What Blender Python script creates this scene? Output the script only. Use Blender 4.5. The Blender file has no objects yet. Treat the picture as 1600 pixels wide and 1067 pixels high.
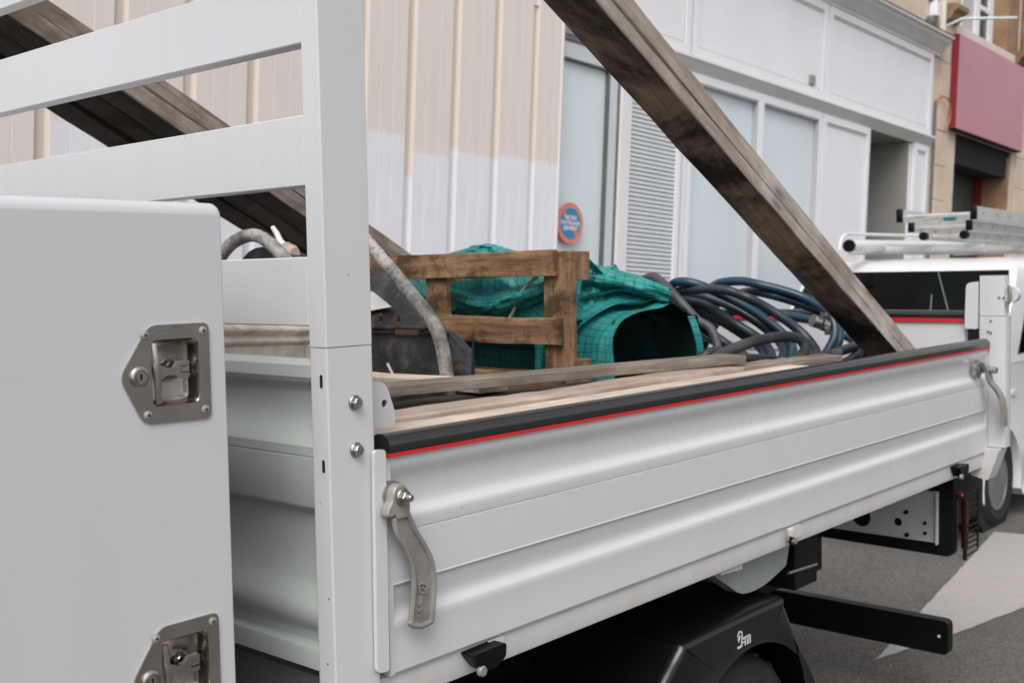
import bpy, bmesh, math, random
from mathutils import Matrix, Vector
from mathutils.geometry import tessellate_polygon
random.seed(7)
S = bpy.context.scene
COL = S.collection

# ------------------------------------------------------------------ camera, sky, sun, exposure
# World axes follow the parked truck: X towards its tail, Y towards the shopfronts, Z up from the road.
CAM_M = Matrix(((0.6588967, 0.05704662, -0.75006721, -1.332),
                (-0.75201314, 0.02582394, -0.65864206, -1.491),
                (-0.01820362, 0.99803748, 0.05991512, 1.670),
                (0, 0, 0, 1)))
cam_d = bpy.data.cameras.new('camera')
cam = bpy.data.objects.new('camera', cam_d)
COL.objects.link(cam)
cam.matrix_world = CAM_M
cam_d.sensor_width = 36.0
cam_d.lens = 39.9
cam_d.clip_start = 0.05
cam_d.clip_end = 2000
cam_d.dof.use_dof = True
cam_d.dof.focus_distance = 2.25
cam_d.dof.aperture_fstop = 6.3
S.camera = cam

SUN_EL, SUN_AZ = math.radians(52), math.radians(213)      # azimuth measured from +X towards +Y
world = bpy.data.worlds.new('World')
S.world = world
world.use_nodes = True
wn, wl = world.node_tree.nodes, world.node_tree.links
wn.clear()
wo = wn.new('ShaderNodeOutputWorld')
bg = wn.new('ShaderNodeBackground')
sky = wn.new('ShaderNodeTexSky')
sky.sky_type = 'NISHITA'
sky.sun_disc = False
sky.sun_elevation = SUN_EL
sky.sun_rotation = math.radians(90) - SUN_AZ
sky.air_density = 1.0
sky.dust_density = 3.5
sky.ozone_density = 1.0
hs = wn.new('ShaderNodeHueSaturation')                    # thin overcast: the blue is washed out
hs.inputs['Saturation'].default_value = 0.22
wl.new(sky.outputs[0], hs.inputs['Color'])
wl.new(hs.outputs[0], bg.inputs['Color'])
bg.inputs['Strength'].default_value = 0.15
wl.new(bg.outputs[0], wo.inputs['Surface'])

sun_d = bpy.data.lights.new('sun', 'SUN')
sun_d.energy = 1.3
sun_d.angle = math.radians(40)
sun_d.color = (1.0, 0.97, 0.93)
sun = bpy.data.objects.new('sun', sun_d)
COL.objects.link(sun)
sdir = Vector((math.cos(SUN_EL) * math.cos(SUN_AZ), math.cos(SUN_EL) * math.sin(SUN_AZ), math.sin(SUN_EL)))
sun.rotation_euler = sdir.to_track_quat('Z', 'Y').to_euler()
sun.location = sdir * 30

S.view_settings.view_transform = 'Standard'
S.view_settings.look = 'None'
S.view_settings.gamma = 1.0
S.view_settings.use_curve_mapping = False
S.view_settings.exposure = 0.33
GROUND = -0.05

# ------------------------------------------------------------------ materials
def mat_new(name):
    m = bpy.data.materials.new(name)
    m.use_nodes = True
    nt = m.node_tree
    nt.nodes.clear()
    out = nt.nodes.new('ShaderNodeOutputMaterial')
    bs = nt.nodes.new('ShaderNodeBsdfPrincipled')
    nt.links.new(bs.outputs[0], out.inputs[0])
    return m, nt, bs

def n(nt, kind, **kw):
    nd = nt.nodes.new(kind)
    for k, v in kw.items():
        if k.startswith('i_'):
            nd.inputs[k[2:].replace('_', ' ')].default_value = v
        else:
            setattr(nd, k, v)
    return nd

def coords(nt, scale=(1, 1, 1), kind='Object', rot=(0, 0, 0)):
    tc = n(nt, 'ShaderNodeTexCoord')
    mp = n(nt, 'ShaderNodeMapping')
    mp.inputs['Scale'].default_value = scale
    mp.inputs['Rotation'].default_value = rot
    nt.links.new(tc.outputs[kind], mp.inputs['Vector'])
    return mp.outputs[0]

def noise(nt, vec, scale, detail=4, rough=0.55, dist=0.0):
    nz = n(nt, 'ShaderNodeTexNoise')
    nz.inputs['Scale'].default_value = scale
    nz.inputs['Detail'].default_value = detail
    nz.inputs['Roughness'].default_value = rough
    nz.inputs['Distortion'].default_value = dist
    nt.links.new(vec, nz.inputs['Vector'])
    return nz.outputs['Fac']

def ramp(nt, fac, stops):
    r = n(nt, 'ShaderNodeValToRGB')
    el = r.color_ramp.elements
    while len(el) < len(stops):
        el.new(0.5)
    for e, (p, c) in zip(el, stops):
        e.position = p
        e.color = (*c, 1) if not isinstance(c, (int, float)) else (c, c, c, 1)
    nt.links.new(fac, r.inputs[0])
    return r.outputs[0]

def mix(nt, fac, a, b, blend='MIX'):
    m = n(nt, 'ShaderNodeMix', data_type='RGBA', blend_type=blend)
    for sock, v in ((m.inputs[0], fac), (m.inputs[6], a), (m.inputs[7], b)):
        if isinstance(v, (int, float)):
            sock.default_value = v
        elif isinstance(v, tuple):
            sock.default_value = (*v, 1) if len(v) == 3 else v
        else:
            nt.links.new(v, sock)
    return m.outputs[2]

def math_n(nt, op, a, b=None):
    m = n(nt, 'ShaderNodeMath', operation=op)
    for s, v in ((m.inputs[0], a), (m.inputs[1], b)):
        if v is None:
            continue
        if isinstance(v, (int, float)):
            s.default_value = v
        else:
            nt.links.new(v, s)
    return m.outputs[0]

def bump(nt, bs, h, strength=0.2, dist=0.01):
    b = n(nt, 'ShaderNodeBump')
    b.inputs['Strength'].default_value = strength
    b.inputs['Distance'].default_value = dist
    nt.links.new(h, b.inputs['Height'])
    nt.links.new(b.outputs[0], bs.inputs['Normal'])

def simple(name, col, rough=0.5, metal=0.0, var=0.12, scale=6.0, bmp=0.0, bscale=80.0, spec=0.5, coat=0.0):
    m, nt, bs = mat_new(name)
    v = coords(nt)
    f = noise(nt, v, scale, 5)
    c0 = tuple(x * (1 - var) for x in col)
    c1 = tuple(min(1, x * (1 + var)) for x in col)
    nt.links.new(ramp(nt, f, [(0.3, c0), (0.7, c1)]), bs.inputs['Base Color'])
    bs.inputs['Roughness'].default_value = rough
    bs.inputs['Metallic'].default_value = metal
    bs.inputs['Specular IOR Level'].default_value = spec
    bs.inputs['Coat Weight'].default_value = coat
    if bmp:
        bump(nt, bs, noise(nt, v, bscale, 3), bmp, 0.004)
    return m

def paint(name, col, rough=0.38, dirt=0.12, specks=0.0):
    """vehicle paint: faint orange peel, grime film, a few chips"""
    m, nt, bs = mat_new(name)
    v = coords(nt)
    vs = coords(nt, (6, 6, 1.2))
    g = ramp(nt, noise(nt, vs, 2.2, 6, 0.6), [(0.42, 0.0), (0.75, 1.0)])
    grime = tuple(c * f for c, f in zip(col, (0.74, 0.70, 0.63)))
    base = mix(nt, math_n(nt, 'MULTIPLY', g, dirt), col, grime)
    if specks:
        sp = ramp(nt, noise(nt, v, 38, 2, 0.5), [(0.765, 0.0), (0.78, 1.0)])
        base = mix(nt, math_n(nt, 'MULTIPLY', sp, specks), base, (0.16, 0.13, 0.11))
    sc = ramp(nt, noise(nt, coords(nt, (2, 2, 60), rot=(0.2, 0.35, 0.1)), 2.0, 2, 0.5), [(0.735, 0.0), (0.75, 1.0)])
    base = mix(nt, math_n(nt, 'MULTIPLY', sc, 0.07), base, (0.25, 0.24, 0.23))
    nt.links.new(base, bs.inputs['Base Color'])
    rr = ramp(nt, noise(nt, v, 1.5, 2), [(0.2, rough - 0.02), (0.8, rough + 0.04)])
    nt.links.new(rr, bs.inputs['Roughness'])
    bump(nt, bs, noise(nt, v, 240, 2), 0.03, 0.002)
    return m

def wood(name, dark, light, stain=None, stain_amt=0.0, grain=1.0, rough=0.85, stain_scale=2.0, knots=True, crack=0.45):
    m, nt, bs = mat_new(name)
    v = coords(nt, (1.0 * grain, 16 * grain, 16 * grain))
    vb = coords(nt, (1, 1, 1))
    g = noise(nt, v, 3.0, 8, 0.65, 0.6)
    fine = noise(nt, coords(nt, (3.0, 70, 70)), 4.0, 6, 0.75)
    gg = math_n(nt, 'ADD', math_n(nt, 'MULTIPLY', g, 0.55), math_n(nt, 'MULTIPLY', fine, 0.45))
    c = ramp(nt, gg, [(0.37, dark), (0.50, tuple((a + b) / 2 for a, b in zip(dark, light))), (0.61, light)])
    ck = ramp(nt, noise(nt, coords(nt, (0.8, 34, 34)), 2.0, 3, 0.5), [(0.63, 0.0), (0.67, 1.0)])
    c = mix(nt, math_n(nt, 'MULTIPLY', ck, crack), c, tuple(x * 0.45 for x in dark))
    bl = ramp(nt, noise(nt, coords(nt, (2.5, 5, 5)), 2.0, 5, 0.65), [(0.35, 0.72), (0.65, 1.15)])
    c = mix(nt, 1.0, c, bl, 'MULTIPLY')
    if knots:
        vo = n(nt, 'ShaderNodeTexVoronoi', feature='F1')
        vo.inputs['Scale'].default_value = 1.0
        nt.links.new(coords(nt, (3.0, 8, 8)), vo.inputs['Vector'])
        k = ramp(nt, vo.outputs['Distance'], [(0.07, 1.0), (0.16, 0.0)])
        c = mix(nt, math_n(nt, 'MULTIPLY', k, 0.75), c, tuple(x * 0.35 for x in dark))
    if stain:
        s = ramp(nt, noise(nt, vb, stain_scale, 7, 0.68, 0.4), [(0.46, 0.0), (0.60, 1.0)])
        c = mix(nt, math_n(nt, 'MULTIPLY', s, stain_amt), c, stain)
    nt.links.new(c, bs.inputs['Base Color'])
    bs.inputs['Roughness'].default_value = rough
    bs.inputs['Specular IOR Level'].default_value = 0.25
    bump(nt, bs, gg, 0.45, 0.004)
    return m

M = {}
M['white'] = paint('white_truck_paint', (0.585, 0.587, 0.605), 0.27, 0.13, 0.4)
M['white_box'] = paint('white_toolbox_paint', (0.545, 0.545, 0.565), 0.38, 0.06)
M['sill'] = paint('white_sill_paint', (0.56, 0.55, 0.545), 0.5, 0.35, 0.5)
M['van_white'] = paint('white_van_paint', (0.66, 0.66, 0.685), 0.25, 0.10)
M['rubber'] = simple('black_rubber', (0.010, 0.011, 0.012), 0.20, 0, 0.35, 9, 0.08, 120, 0.9)
M['red'] = simple('red_rubber_strip', (0.50, 0.012, 0.018), 0.5, 0, 0.15, 6)
M['black'] = simple('black_plastic', (0.0045, 0.005, 0.005), 0.34, 0, 0.25, 8, 0.06, 160, 0.16)
M['tyre'] = simple('tyre_rubber', (0.010, 0.010, 0.010), 0.8, 0, 0.3, 10, 0.1, 60)
M['chassis'] = simple('black_chassis_paint', (0.004, 0.004, 0.004), 0.6, 0, 0.3, 8, spec=0.25)
M['grey_paint'] = simple('grey_green_bracket_paint', (0.25, 0.275, 0.265), 0.5, 0, 0.12, 7)
M['plate_grey'] = simple('pale_grey_bracket_paint', (0.50, 0.50, 0.49), 0.5, 0, 0.12, 7)
M['steel'] = simple('brushed_stainless_steel', (0.56, 0.53, 0.50), 0.19, 1.0, 0.18, 14, 0.06, 200)
M['steel_pan'] = simple('pressed_steel_pan', (0.33, 0.30, 0.27), 0.24, 1.0, 0.25, 18, 0.08, 200)
M['zinc'] = simple('zinc_plated_steel', (0.40, 0.385, 0.36), 0.38, 1.0, 0.25, 60, 0.1, 140)
M['cast'] = simple('cast_zinc_handle', (0.285, 0.268, 0.248), 0.42, 0.25, 0.2, 25, 0.22, 260)
M['tail_red'] = simple('red_tail_lamp_plastic', (0.16, 0.008, 0.008), 0.2, 0, 0.1)
M['dark_hole'] = simple('dark_opening', (0.006, 0.006, 0.006), 0.9)
M['rim_grey'] = simple('grey_steel_rim', (0.17, 0.175, 0.175), 0.45, 0.3, 0.2, 8)
M['alu'] = simple('ladder_aluminium', (0.62, 0.615, 0.60), 0.42, 0.6, 0.12, 9)
M['rope'] = simple('pale_cord', (0.55, 0.52, 0.44), 0.8)
M['denim'] = simple('navy_work_cloth', (0.028, 0.042, 0.085), 0.95, 0, 0.3, 30, 0.5, 180)
M['paper'] = simple('white_paper_bag', (0.66, 0.65, 0.63), 0.8, 0, 0.08, 12)
M['hose_black'] = simple('dusty_dark_hose_rubber', (0.021, 0.032, 0.043), 0.40, 0, 0.55, 7, 0.12, 90)
M['hose_blue'] = simple('dark_blue_hose_rubber', (0.012, 0.040, 0.066), 0.33, 0, 0.35, 6, 0.1, 90)
M['hose_grey'] = simple('dusty_grey_hose_rubber', (0.055, 0.058, 0.062), 0.55, 0, 0.4, 9, 0.12, 90)
M['gravel_floor'] = simple('worn_bed_floor_steel', (0.10, 0.095, 0.09), 0.7, 0.2, 0.4, 10)
M['logo'] = simple('pale_grey_print', (0.55, 0.56, 0.55), 0.5)
M['w_beam'] = wood('weathered_grey_beam_wood', (0.28, 0.24, 0.205), (0.60, 0.54, 0.485), (0.25, 0.18, 0.125), 0.45, 1.0, crack=0.3)
M['w_beam_dark'] = wood('stained_shaded_board_face', (0.13, 0.102, 0.076), (0.30, 0.24, 0.18), (0.012, 0.010, 0.008), 0.95, 0.8, 0.8, 2.6)  # underside face: stain, plus its shade put into the wood colour
M['w_bundle'] = wood('shaded_weathered_plank_wood', (0.022, 0.018, 0.014), (0.085, 0.066, 0.05), (0.010, 0.008, 0.006), 0.8, 0.9, 0.85, 3.0)  # bundle undersides and far boards: shade put into a near-black wood colour
M['w_bundle_side'] = wood('weathered_plank_edge_wood', (0.15, 0.12, 0.098), (0.42, 0.36, 0.31), (0.13, 0.085, 0.06), 0.65, 1.0, 0.85, 4.0)
M['w_pallet'] = wood('brown_pallet_wood', (0.13, 0.066, 0.032), (0.46, 0.285, 0.165), (0.035, 0.019, 0.011), 0.8, 0.9, 0.8, 7.0)
M['w_fresh'] = wood('fresh_sawn_pale_timber', (0.58, 0.47, 0.38), (0.68, 0.58, 0.495), None, 0, 0.8, 0.8, crack=0.08)
M['w_fresh2'] = wood('sawn_pinkish_timber', (0.40, 0.30, 0.24), (0.52, 0.42, 0.35), None, 0, 0.8, 0.8, crack=0.12)
M['w_grey'] = wood('grey_weathered_board', (0.17, 0.14, 0.115), (0.38, 0.325, 0.27), (0.11, 0.09, 0.07), 0.35, 0.9)
M['w_cream'] = wood('cream_painted_moulding', (0.76, 0.67, 0.56), (0.86, 0.80, 0.71), (0.55, 0.33, 0.16), 0.12, 0.5, 0.6, 6.0, False)

def rust_mat():
    m, nt, bs = mat_new('rusty_black_barrow_paint')
    v = coords(nt)
    a = noise(nt, v, 7, 9, 0.72, 0.3)
    b = noise(nt, v, 48, 7, 0.75)
    c = ramp(nt, a, [(0.38, (0.007, 0.009, 0.011)), (0.52, (0.020, 0.024, 0.029)), (0.64, (0.075, 0.08, 0.086))])
    r = ramp(nt, noise(nt, coords(nt, (1, 1, 1.0)), 17, 9, 0.78), [(0.54, 0.0), (0.62, 1.0)])
    c = mix(nt, math_n(nt, 'MULTIPLY', r, 0.75), c, (0.14, 0.055, 0.024))
    w = ramp(nt, b, [(0.66, 0.0), (0.72, 1.0)])
    c = mix(nt, math_n(nt, 'MULTIPLY', w, 0.5), c, (0.5, 0.48, 0.45))
    nt.links.new(c, bs.inputs['Base Color'])
    bs.inputs['Roughness'].default_value = 0.55
    bump(nt, bs, b, 0.3, 0.004)
    return m
M['rust'] = rust_mat()

def tube_mat():
    m, nt, bs = mat_new('cement_splashed_tube')
    v = coords(nt)
    a = noise(nt, v, 9, 8, 0.72, 0.2)
    c = ramp(nt, a, [(0.34, (0.055, 0.056, 0.058)), (0.47, (0.20, 0.192, 0.182)), (0.60, (0.42, 0.395, 0.365))])
    sp = ramp(nt, noise(nt, v, 70, 4, 0.7), [(0.56, 0.0), (0.64, 1.0)])
    c = mix(nt, math_n(nt, 'MULTIPLY', sp, 0.75), c, (0.03, 0.03, 0.032))
    nt.links.new(c, bs.inputs['Base Color'])
    bs.inputs['Roughness'].default_value = 0.6
    bump(nt, bs, a, 0.4, 0.004)
    return m
M['tube'] = tube_mat()

def tarp_mat(shade_inside):
    m, nt, bs = mat_new('green_grid_tarpaulin' if shade_inside else 'green_grid_tarpaulin_outer_face')
    tc = n(nt, 'ShaderNodeTexCoord')
    sp = n(nt, 'ShaderNodeSeparateXYZ')
    nt.links.new(tc.outputs['UV'], sp.inputs[0])
    lines = None
    for ax in (0, 1):
        f = math_n(nt, 'FRACT', math_n(nt, 'MULTIPLY', sp.outputs[ax], 31.0))
        l = math_n(nt, 'LESS_THAN', f, 0.10)
        lines = l if lines is None else math_n(nt, 'MAXIMUM', lines, l)
    v = coords(nt)
    base = ramp(nt, noise(nt, v, 5, 5), [(0.3, (0.004, 0.165, 0.160)), (0.7, (0.026, 0.300, 0.285))])
    dust = ramp(nt, noise(nt, v, 9, 8, 0.7), [(0.55, 0.0), (0.75, 1.0)])
    base = mix(nt, math_n(nt, 'MULTIPLY', dust, 0.22), base, (0.30, 0.32, 0.29))
    c = mix(nt, math_n(nt, 'MULTIPLY', lines, 0.8), base, (0.004, 0.035, 0.035))
    geo = n(nt, 'ShaderNodeNewGeometry')
    if shade_inside:
        c = mix(nt, geo.outputs['Backfacing'], c, (0.003, 0.022, 0.021))      # shade inside the fold put into the colour of the back faces
    nt.links.new(c, bs.inputs['Base Color'])
    bs.inputs['Roughness'].default_value = 0.55
    cr = n(nt, 'ShaderNodeTexVoronoi', feature='DISTANCE_TO_EDGE')
    cr.inputs['Scale'].default_value = 13
    dv = n(nt, 'ShaderNodeMix', data_type='RGBA')
    dv.inputs[0].default_value = 0.12
    nz = n(nt, 'ShaderNodeTexNoise')
    nz.inputs['Scale'].default_value = 5
    nt.links.new(v, nz.inputs['Vector'])
    nt.links.new(v, dv.inputs[6])
    nt.links.new(nz.outputs['Color'], dv.inputs[7])
    nt.links.new(dv.outputs[2], cr.inputs['Vector'])
    hgt = math_n(nt, 'ADD', math_n(nt, 'MULTIPLY', cr.outputs['Distance'], 0.9), noise(nt, v, 22, 5))
    bump(nt, bs, hgt, 0.30, 0.014)
    return m
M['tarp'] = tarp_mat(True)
M['tarp_outer'] = tarp_mat(False)
M['tarp_inner'] = simple('tarpaulin_inner_shade', (0.004, 0.030, 0.030), 0.5, 0, 0.4, 12)  # flap in the fold: the shade there put into an even dark colour

def glass_mat(name, col, rough=0.06, blotch=None):
    m, nt, bs = mat_new(name)
    c = ramp(nt, noise(nt, coords(nt), 0.8, 4), [(0.3, tuple(x * 0.92 for x in col)), (0.7, tuple(min(1, x * 1.06) for x in col))])
    nt.links.new(c, bs.inputs['Base Color'])
    bs.inputs['Roughness'].default_value = rough
    bs.inputs['Specular IOR Level'].default_value = 0.10 if col[0] < 0.02 else 0.5
    return m
M['frosted'] = glass_mat('whitened_shop_glass', (0.63, 0.70, 0.735), 0.25)
M['van_glass'] = glass_mat('dark_windscreen_glass', (0.0025, 0.0035, 0.0035), 0.06)
M['dark_glass'] = glass_mat('dark_window_glass', (0.05, 0.06, 0.06), 0.08)
M['pale_glass'] = glass_mat('curtained_window_glass', (0.42, 0.42, 0.40), 0.12)

M['shop_white'] = simple('shopfront_white_paint', (0.765, 0.765, 0.80), 0.5, 0, 0.025, 2)
M['shop_pink'] = simple('shopfront_edge_paint', (0.74, 0.70, 0.70), 0.55, 0, 0.03, 2)
M['shop_grey'] = simple('shopfront_moulding_grey', (0.60, 0.595, 0.58), 0.6, 0, 0.06, 2)
M['shop_line'] = simple('panel_joint_grey', (0.42, 0.42, 0.43), 0.6, 0, 0.05, 3)
M['door_frame'] = simple('pale_aluminium_door_frame', (0.58, 0.62, 0.65), 0.45, 0.1, 0.04, 3)
M['gasket'] = simple('dark_gasket', (0.10, 0.11, 0.105), 0.6)
M['louvre'] = simple('white_louvre_slat_paint', (0.60, 0.62, 0.635), 0.5, 0, 0.02, 3)
M['louvre_dark'] = simple('louvre_gap', (0.05, 0.055, 0.055), 0.7)
M['recess_grey'] = simple('doorway_reveal_paint', (0.27, 0.262, 0.245), 0.7, 0, 0.06, 2)
M['crimson'] = simple('crimson_sign_side', (0.22, 0.012, 0.024), 0.5, 0, 0.06)
M['rose'] = simple('faded_rose_sign_face', (0.48, 0.20, 0.24), 0.35, 0, 0.05, 1.5)
M['cream'] = simple('cream_render', (0.66, 0.595, 0.525), 0.85, 0, 0.06, 3)
M['roller'] = simple('dark_roller_shutter', (0.06, 0.07, 0.065), 0.5)
M['sign_blue'] = simple('sign_blue_print', (0.010, 0.235, 0.43), 0.4, 0, 0.05)
M['sign_red'] = simple('faded_sign_red_print', (0.68, 0.20, 0.145), 0.45, 0, 0.16, 12)
M['sign_white'] = simple('sign_white_print', (0.72, 0.73, 0.75), 0.45, 0, 0.03)

def stone_mat(name, c0, c1, c2):
    m, nt, bs = mat_new(name)
    v = coords(nt)
    a = noise(nt, v, 1.8, 8, 0.65)
    c = ramp(nt, a, [(0.3, c0), (0.5, c1), (0.7, c2)])
    sp = ramp(nt, noise(nt, v, 10, 6, 0.7), [(0.55, 0.0), (0.75, 1.0)])
    c = mix(nt, math_n(nt, 'MULTIPLY', sp, 0.35), c, tuple(x * 0.6 for x in c0))
    nt.links.new(c, bs.inputs['Base Color'])
    bs.inputs['Roughness'].default_value = 0.9
    bump(nt, bs, noise(nt, v, 18, 6), 0.4, 0.01)
    return m
M['stone'] = stone_mat('limestone', (0.50, 0.385, 0.285), (0.60, 0.49, 0.39), (0.66, 0.565, 0.475))
M['stone_brown'] = stone_mat('soiled_brown_limestone', (0.17, 0.095, 0.048), (0.27, 0.17, 0.095), (0.36, 0.25, 0.155))

def clad_mat(name, beige, groove):
    """sheet cladding: beige above, white paint rolled over the lower part up to each sheet's own height"""
    m, nt, bs = mat_new(name)
    tc = n(nt, 'ShaderNodeTexCoord')
    sp = n(nt, 'ShaderNodeSeparateXYZ')
    nt.links.new(tc.outputs['Object'], sp.inputs[0])
    at = n(nt, 'ShaderNodeAttribute', attribute_type='OBJECT', attribute_name='groove_height' if groove else 'paint_height')
    v = coords(nt, (9, 9, 3))
    edge = math_n(nt, 'MULTIPLY', math_n(nt, 'SUBTRACT', noise(nt, v, 3, 5), 0.5), 0.10)
    h = math_n(nt, 'ADD', at.outputs['Fac'], edge)
    d = math_n(nt, 'SUBTRACT', h, sp.outputs[2])
    k = n(nt, 'ShaderNodeMapRange')
    k.inputs['From Min'].default_value = -0.012
    k.inputs['From Max'].default_value = 0.02
    nt.links.new(d, k.inputs['Value'])
    b2 = ramp(nt, noise(nt, coords(nt, (5, 5, 0.5)), 3, 5), [(0.3, tuple(x * 0.96 for x in beige)), (0.7, tuple(x * 1.03 for x in beige))])
    w2 = ramp(nt, noise(nt, coords(nt, (4, 4, 1)), 3, 5), [(0.3, (0.66, 0.655, 0.70) if groove else (0.73, 0.72, 0.765)), (0.7, (0.69, 0.685, 0.73) if groove else (0.79, 0.78, 0.825))])
    nt.links.new(mix(nt, k.outputs[0], b2, w2), bs.inputs['Base Color'])
    bs.inputs['Roughness'].default_value = 0.55
    return m
M['clad'] = clad_mat('beige_cladding_overpainted', (0.73, 0.655, 0.612), False)
M['clad_groove'] = clad_mat('tan_shaded_cladding_groove', (0.655, 0.572, 0.495), True)  # tan groove; both tones lowered further for the shade in the recess

def road_mat():
    m, nt, bs = mat_new('worn_asphalt')
    v = coords(nt)
    big = noise(nt, v, 0.7, 6, 0.6)
    fine = noise(nt, v, 75, 4, 0.75)
    c = ramp(nt, big, [(0.3, (0.078, 0.070, 0.062)), (0.5, (0.108, 0.100, 0.090)), (0.72, (0.145, 0.136, 0.125))])
    s = ramp(nt, fine, [(0.35, 0.45), (0.65, 1.5)])
    c = mix(nt, 1.0, c, s, 'MULTIPLY')
    pt = ramp(nt, noise(nt, v, 14, 6, 0.75), [(0.62, 0.0), (0.70, 1.0)])
    c = mix(nt, math_n(nt, 'MULTIPLY', pt, 0.35), c, (0.26, 0.245, 0.225))
    ck = ramp(nt, noise(nt, v, 1.6, 9, 0.72, 1.2), [(0.490, 0.0), (0.498, 1.0), (0.506, 0.0)])
    c = mix(nt, math_n(nt, 'MULTIPLY', ck, 0.55), c, (0.03, 0.028, 0.026))
    oil = ramp(nt, noise(nt, v, 0.9, 5, 0.6), [(0.58, 0.0), (0.70, 1.0)])
    c = mix(nt, math_n(nt, 'MULTIPLY', oil, 0.40), c, (0.055, 0.048, 0.042))
    nt.links.new(c, bs.inputs['Base Color'])
    bs.inputs['Roughness'].default_value = 0.9
    bump(nt, bs, fine, 0.5, 0.006)
    return m
M['road'] = road_mat()

def marking_mat():
    m, nt, bs = mat_new('worn_road_paint')
    v = coords(nt)
    w = ramp(nt, noise(nt, v, 60, 5, 0.75), [(0.52, 0.0), (0.66, 1.0)])
    crack = ramp(nt, noise(nt, v, 4, 8, 0.7, 1.5), [(0.485, 0.0), (0.5, 1.0), (0.515, 0.0)])
    c = mix(nt, math_n(nt, 'MULTIPLY', w, 0.5), (0.37, 0.345, 0.335), (0.20, 0.19, 0.18))
    c = mix(nt, math_n(nt, 'MULTIPLY', crack, 0.35), c, (0.2, 0.19, 0.18))
    nt.links.new(c, bs.inputs['Base Color'])
    bs.inputs['Roughness'].default_value = 0.75
    bump(nt, bs, noise(nt, v, 130, 3), 0.4, 0.004)
    return m
M['marking'] = marking_mat()
M['pavement'] = simple('grey_pavement', (0.27, 0.26, 0.245), 0.9, 0, 0.2, 5, 0.4, 60)
M['kerb'] = simple('granite_kerb', (0.33, 0.32, 0.30), 0.85, 0, 0.25, 20, 0.3, 60)

# ------------------------------------------------------------------ mesh helpers
ORG = {}
def mesh_obj(name, verts, faces, mat, parent=None, smooth=None, uvs=None, fmats=None):
    """link one mesh; verts of a child are given in the frame its top-level thing was authored in"""
    off = ORG.get(parent.name, Vector((0, 0, 0))) if parent else Vector((0, 0, 0))
    me = bpy.data.meshes.new(name)
    me.from_pydata([tuple(Vector(v) - off) for v in verts], [], faces)
    mats = mat if isinstance(mat, (list, tuple)) else [mat]
    for m in mats:
        me.materials.append(m)
    bm = bmesh.new()
    bm.from_mesh(me)
    bmesh.ops.recalc_face_normals(bm, faces=bm.faces)
    bm.to_mesh(me)
    bm.free()
    if fmats:
        for p, k in zip(me.polygons, fmats):
            p.material_index = k
    if uvs:
        uvl = me.uv_layers.new(name='UVMap')
        for lp in me.loops:
            uvl.data[lp.index].uv = uvs[lp.vertex_index]
    if smooth is not None:
        for p in me.polygons:
            p.use_smooth = True
        me.set_sharp_from_angle(angle=math.radians(smooth))
    o = bpy.data.objects.new(name, me)
    COL.objects.link(o)
    if parent:
        o.parent = parent
        ORG[o.name] = off
    return o

def tag(o, label=None, cat=None, group=None, kind=None):
    if label: o['label'] = label
    if cat: o['category'] = cat
    if group: o['group'] = group
    if kind: o['kind'] = kind
    return o

def thing(name, label, cat, loc=(0, 0, 0), group=None, rot=None):
    o = bpy.data.objects.new(name, None)
    COL.objects.link(o)
    o.empty_display_size = 0.2
    if rot is not None:
        o.matrix_world = Matrix.Translation(Vector(loc)) @ rot.to_4x4()
        ORG[o.name] = Vector((0, 0, 0))
    else:
        o.location = loc
        ORG[o.name] = Vector(loc)
    return tag(o, label, cat, group)

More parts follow.
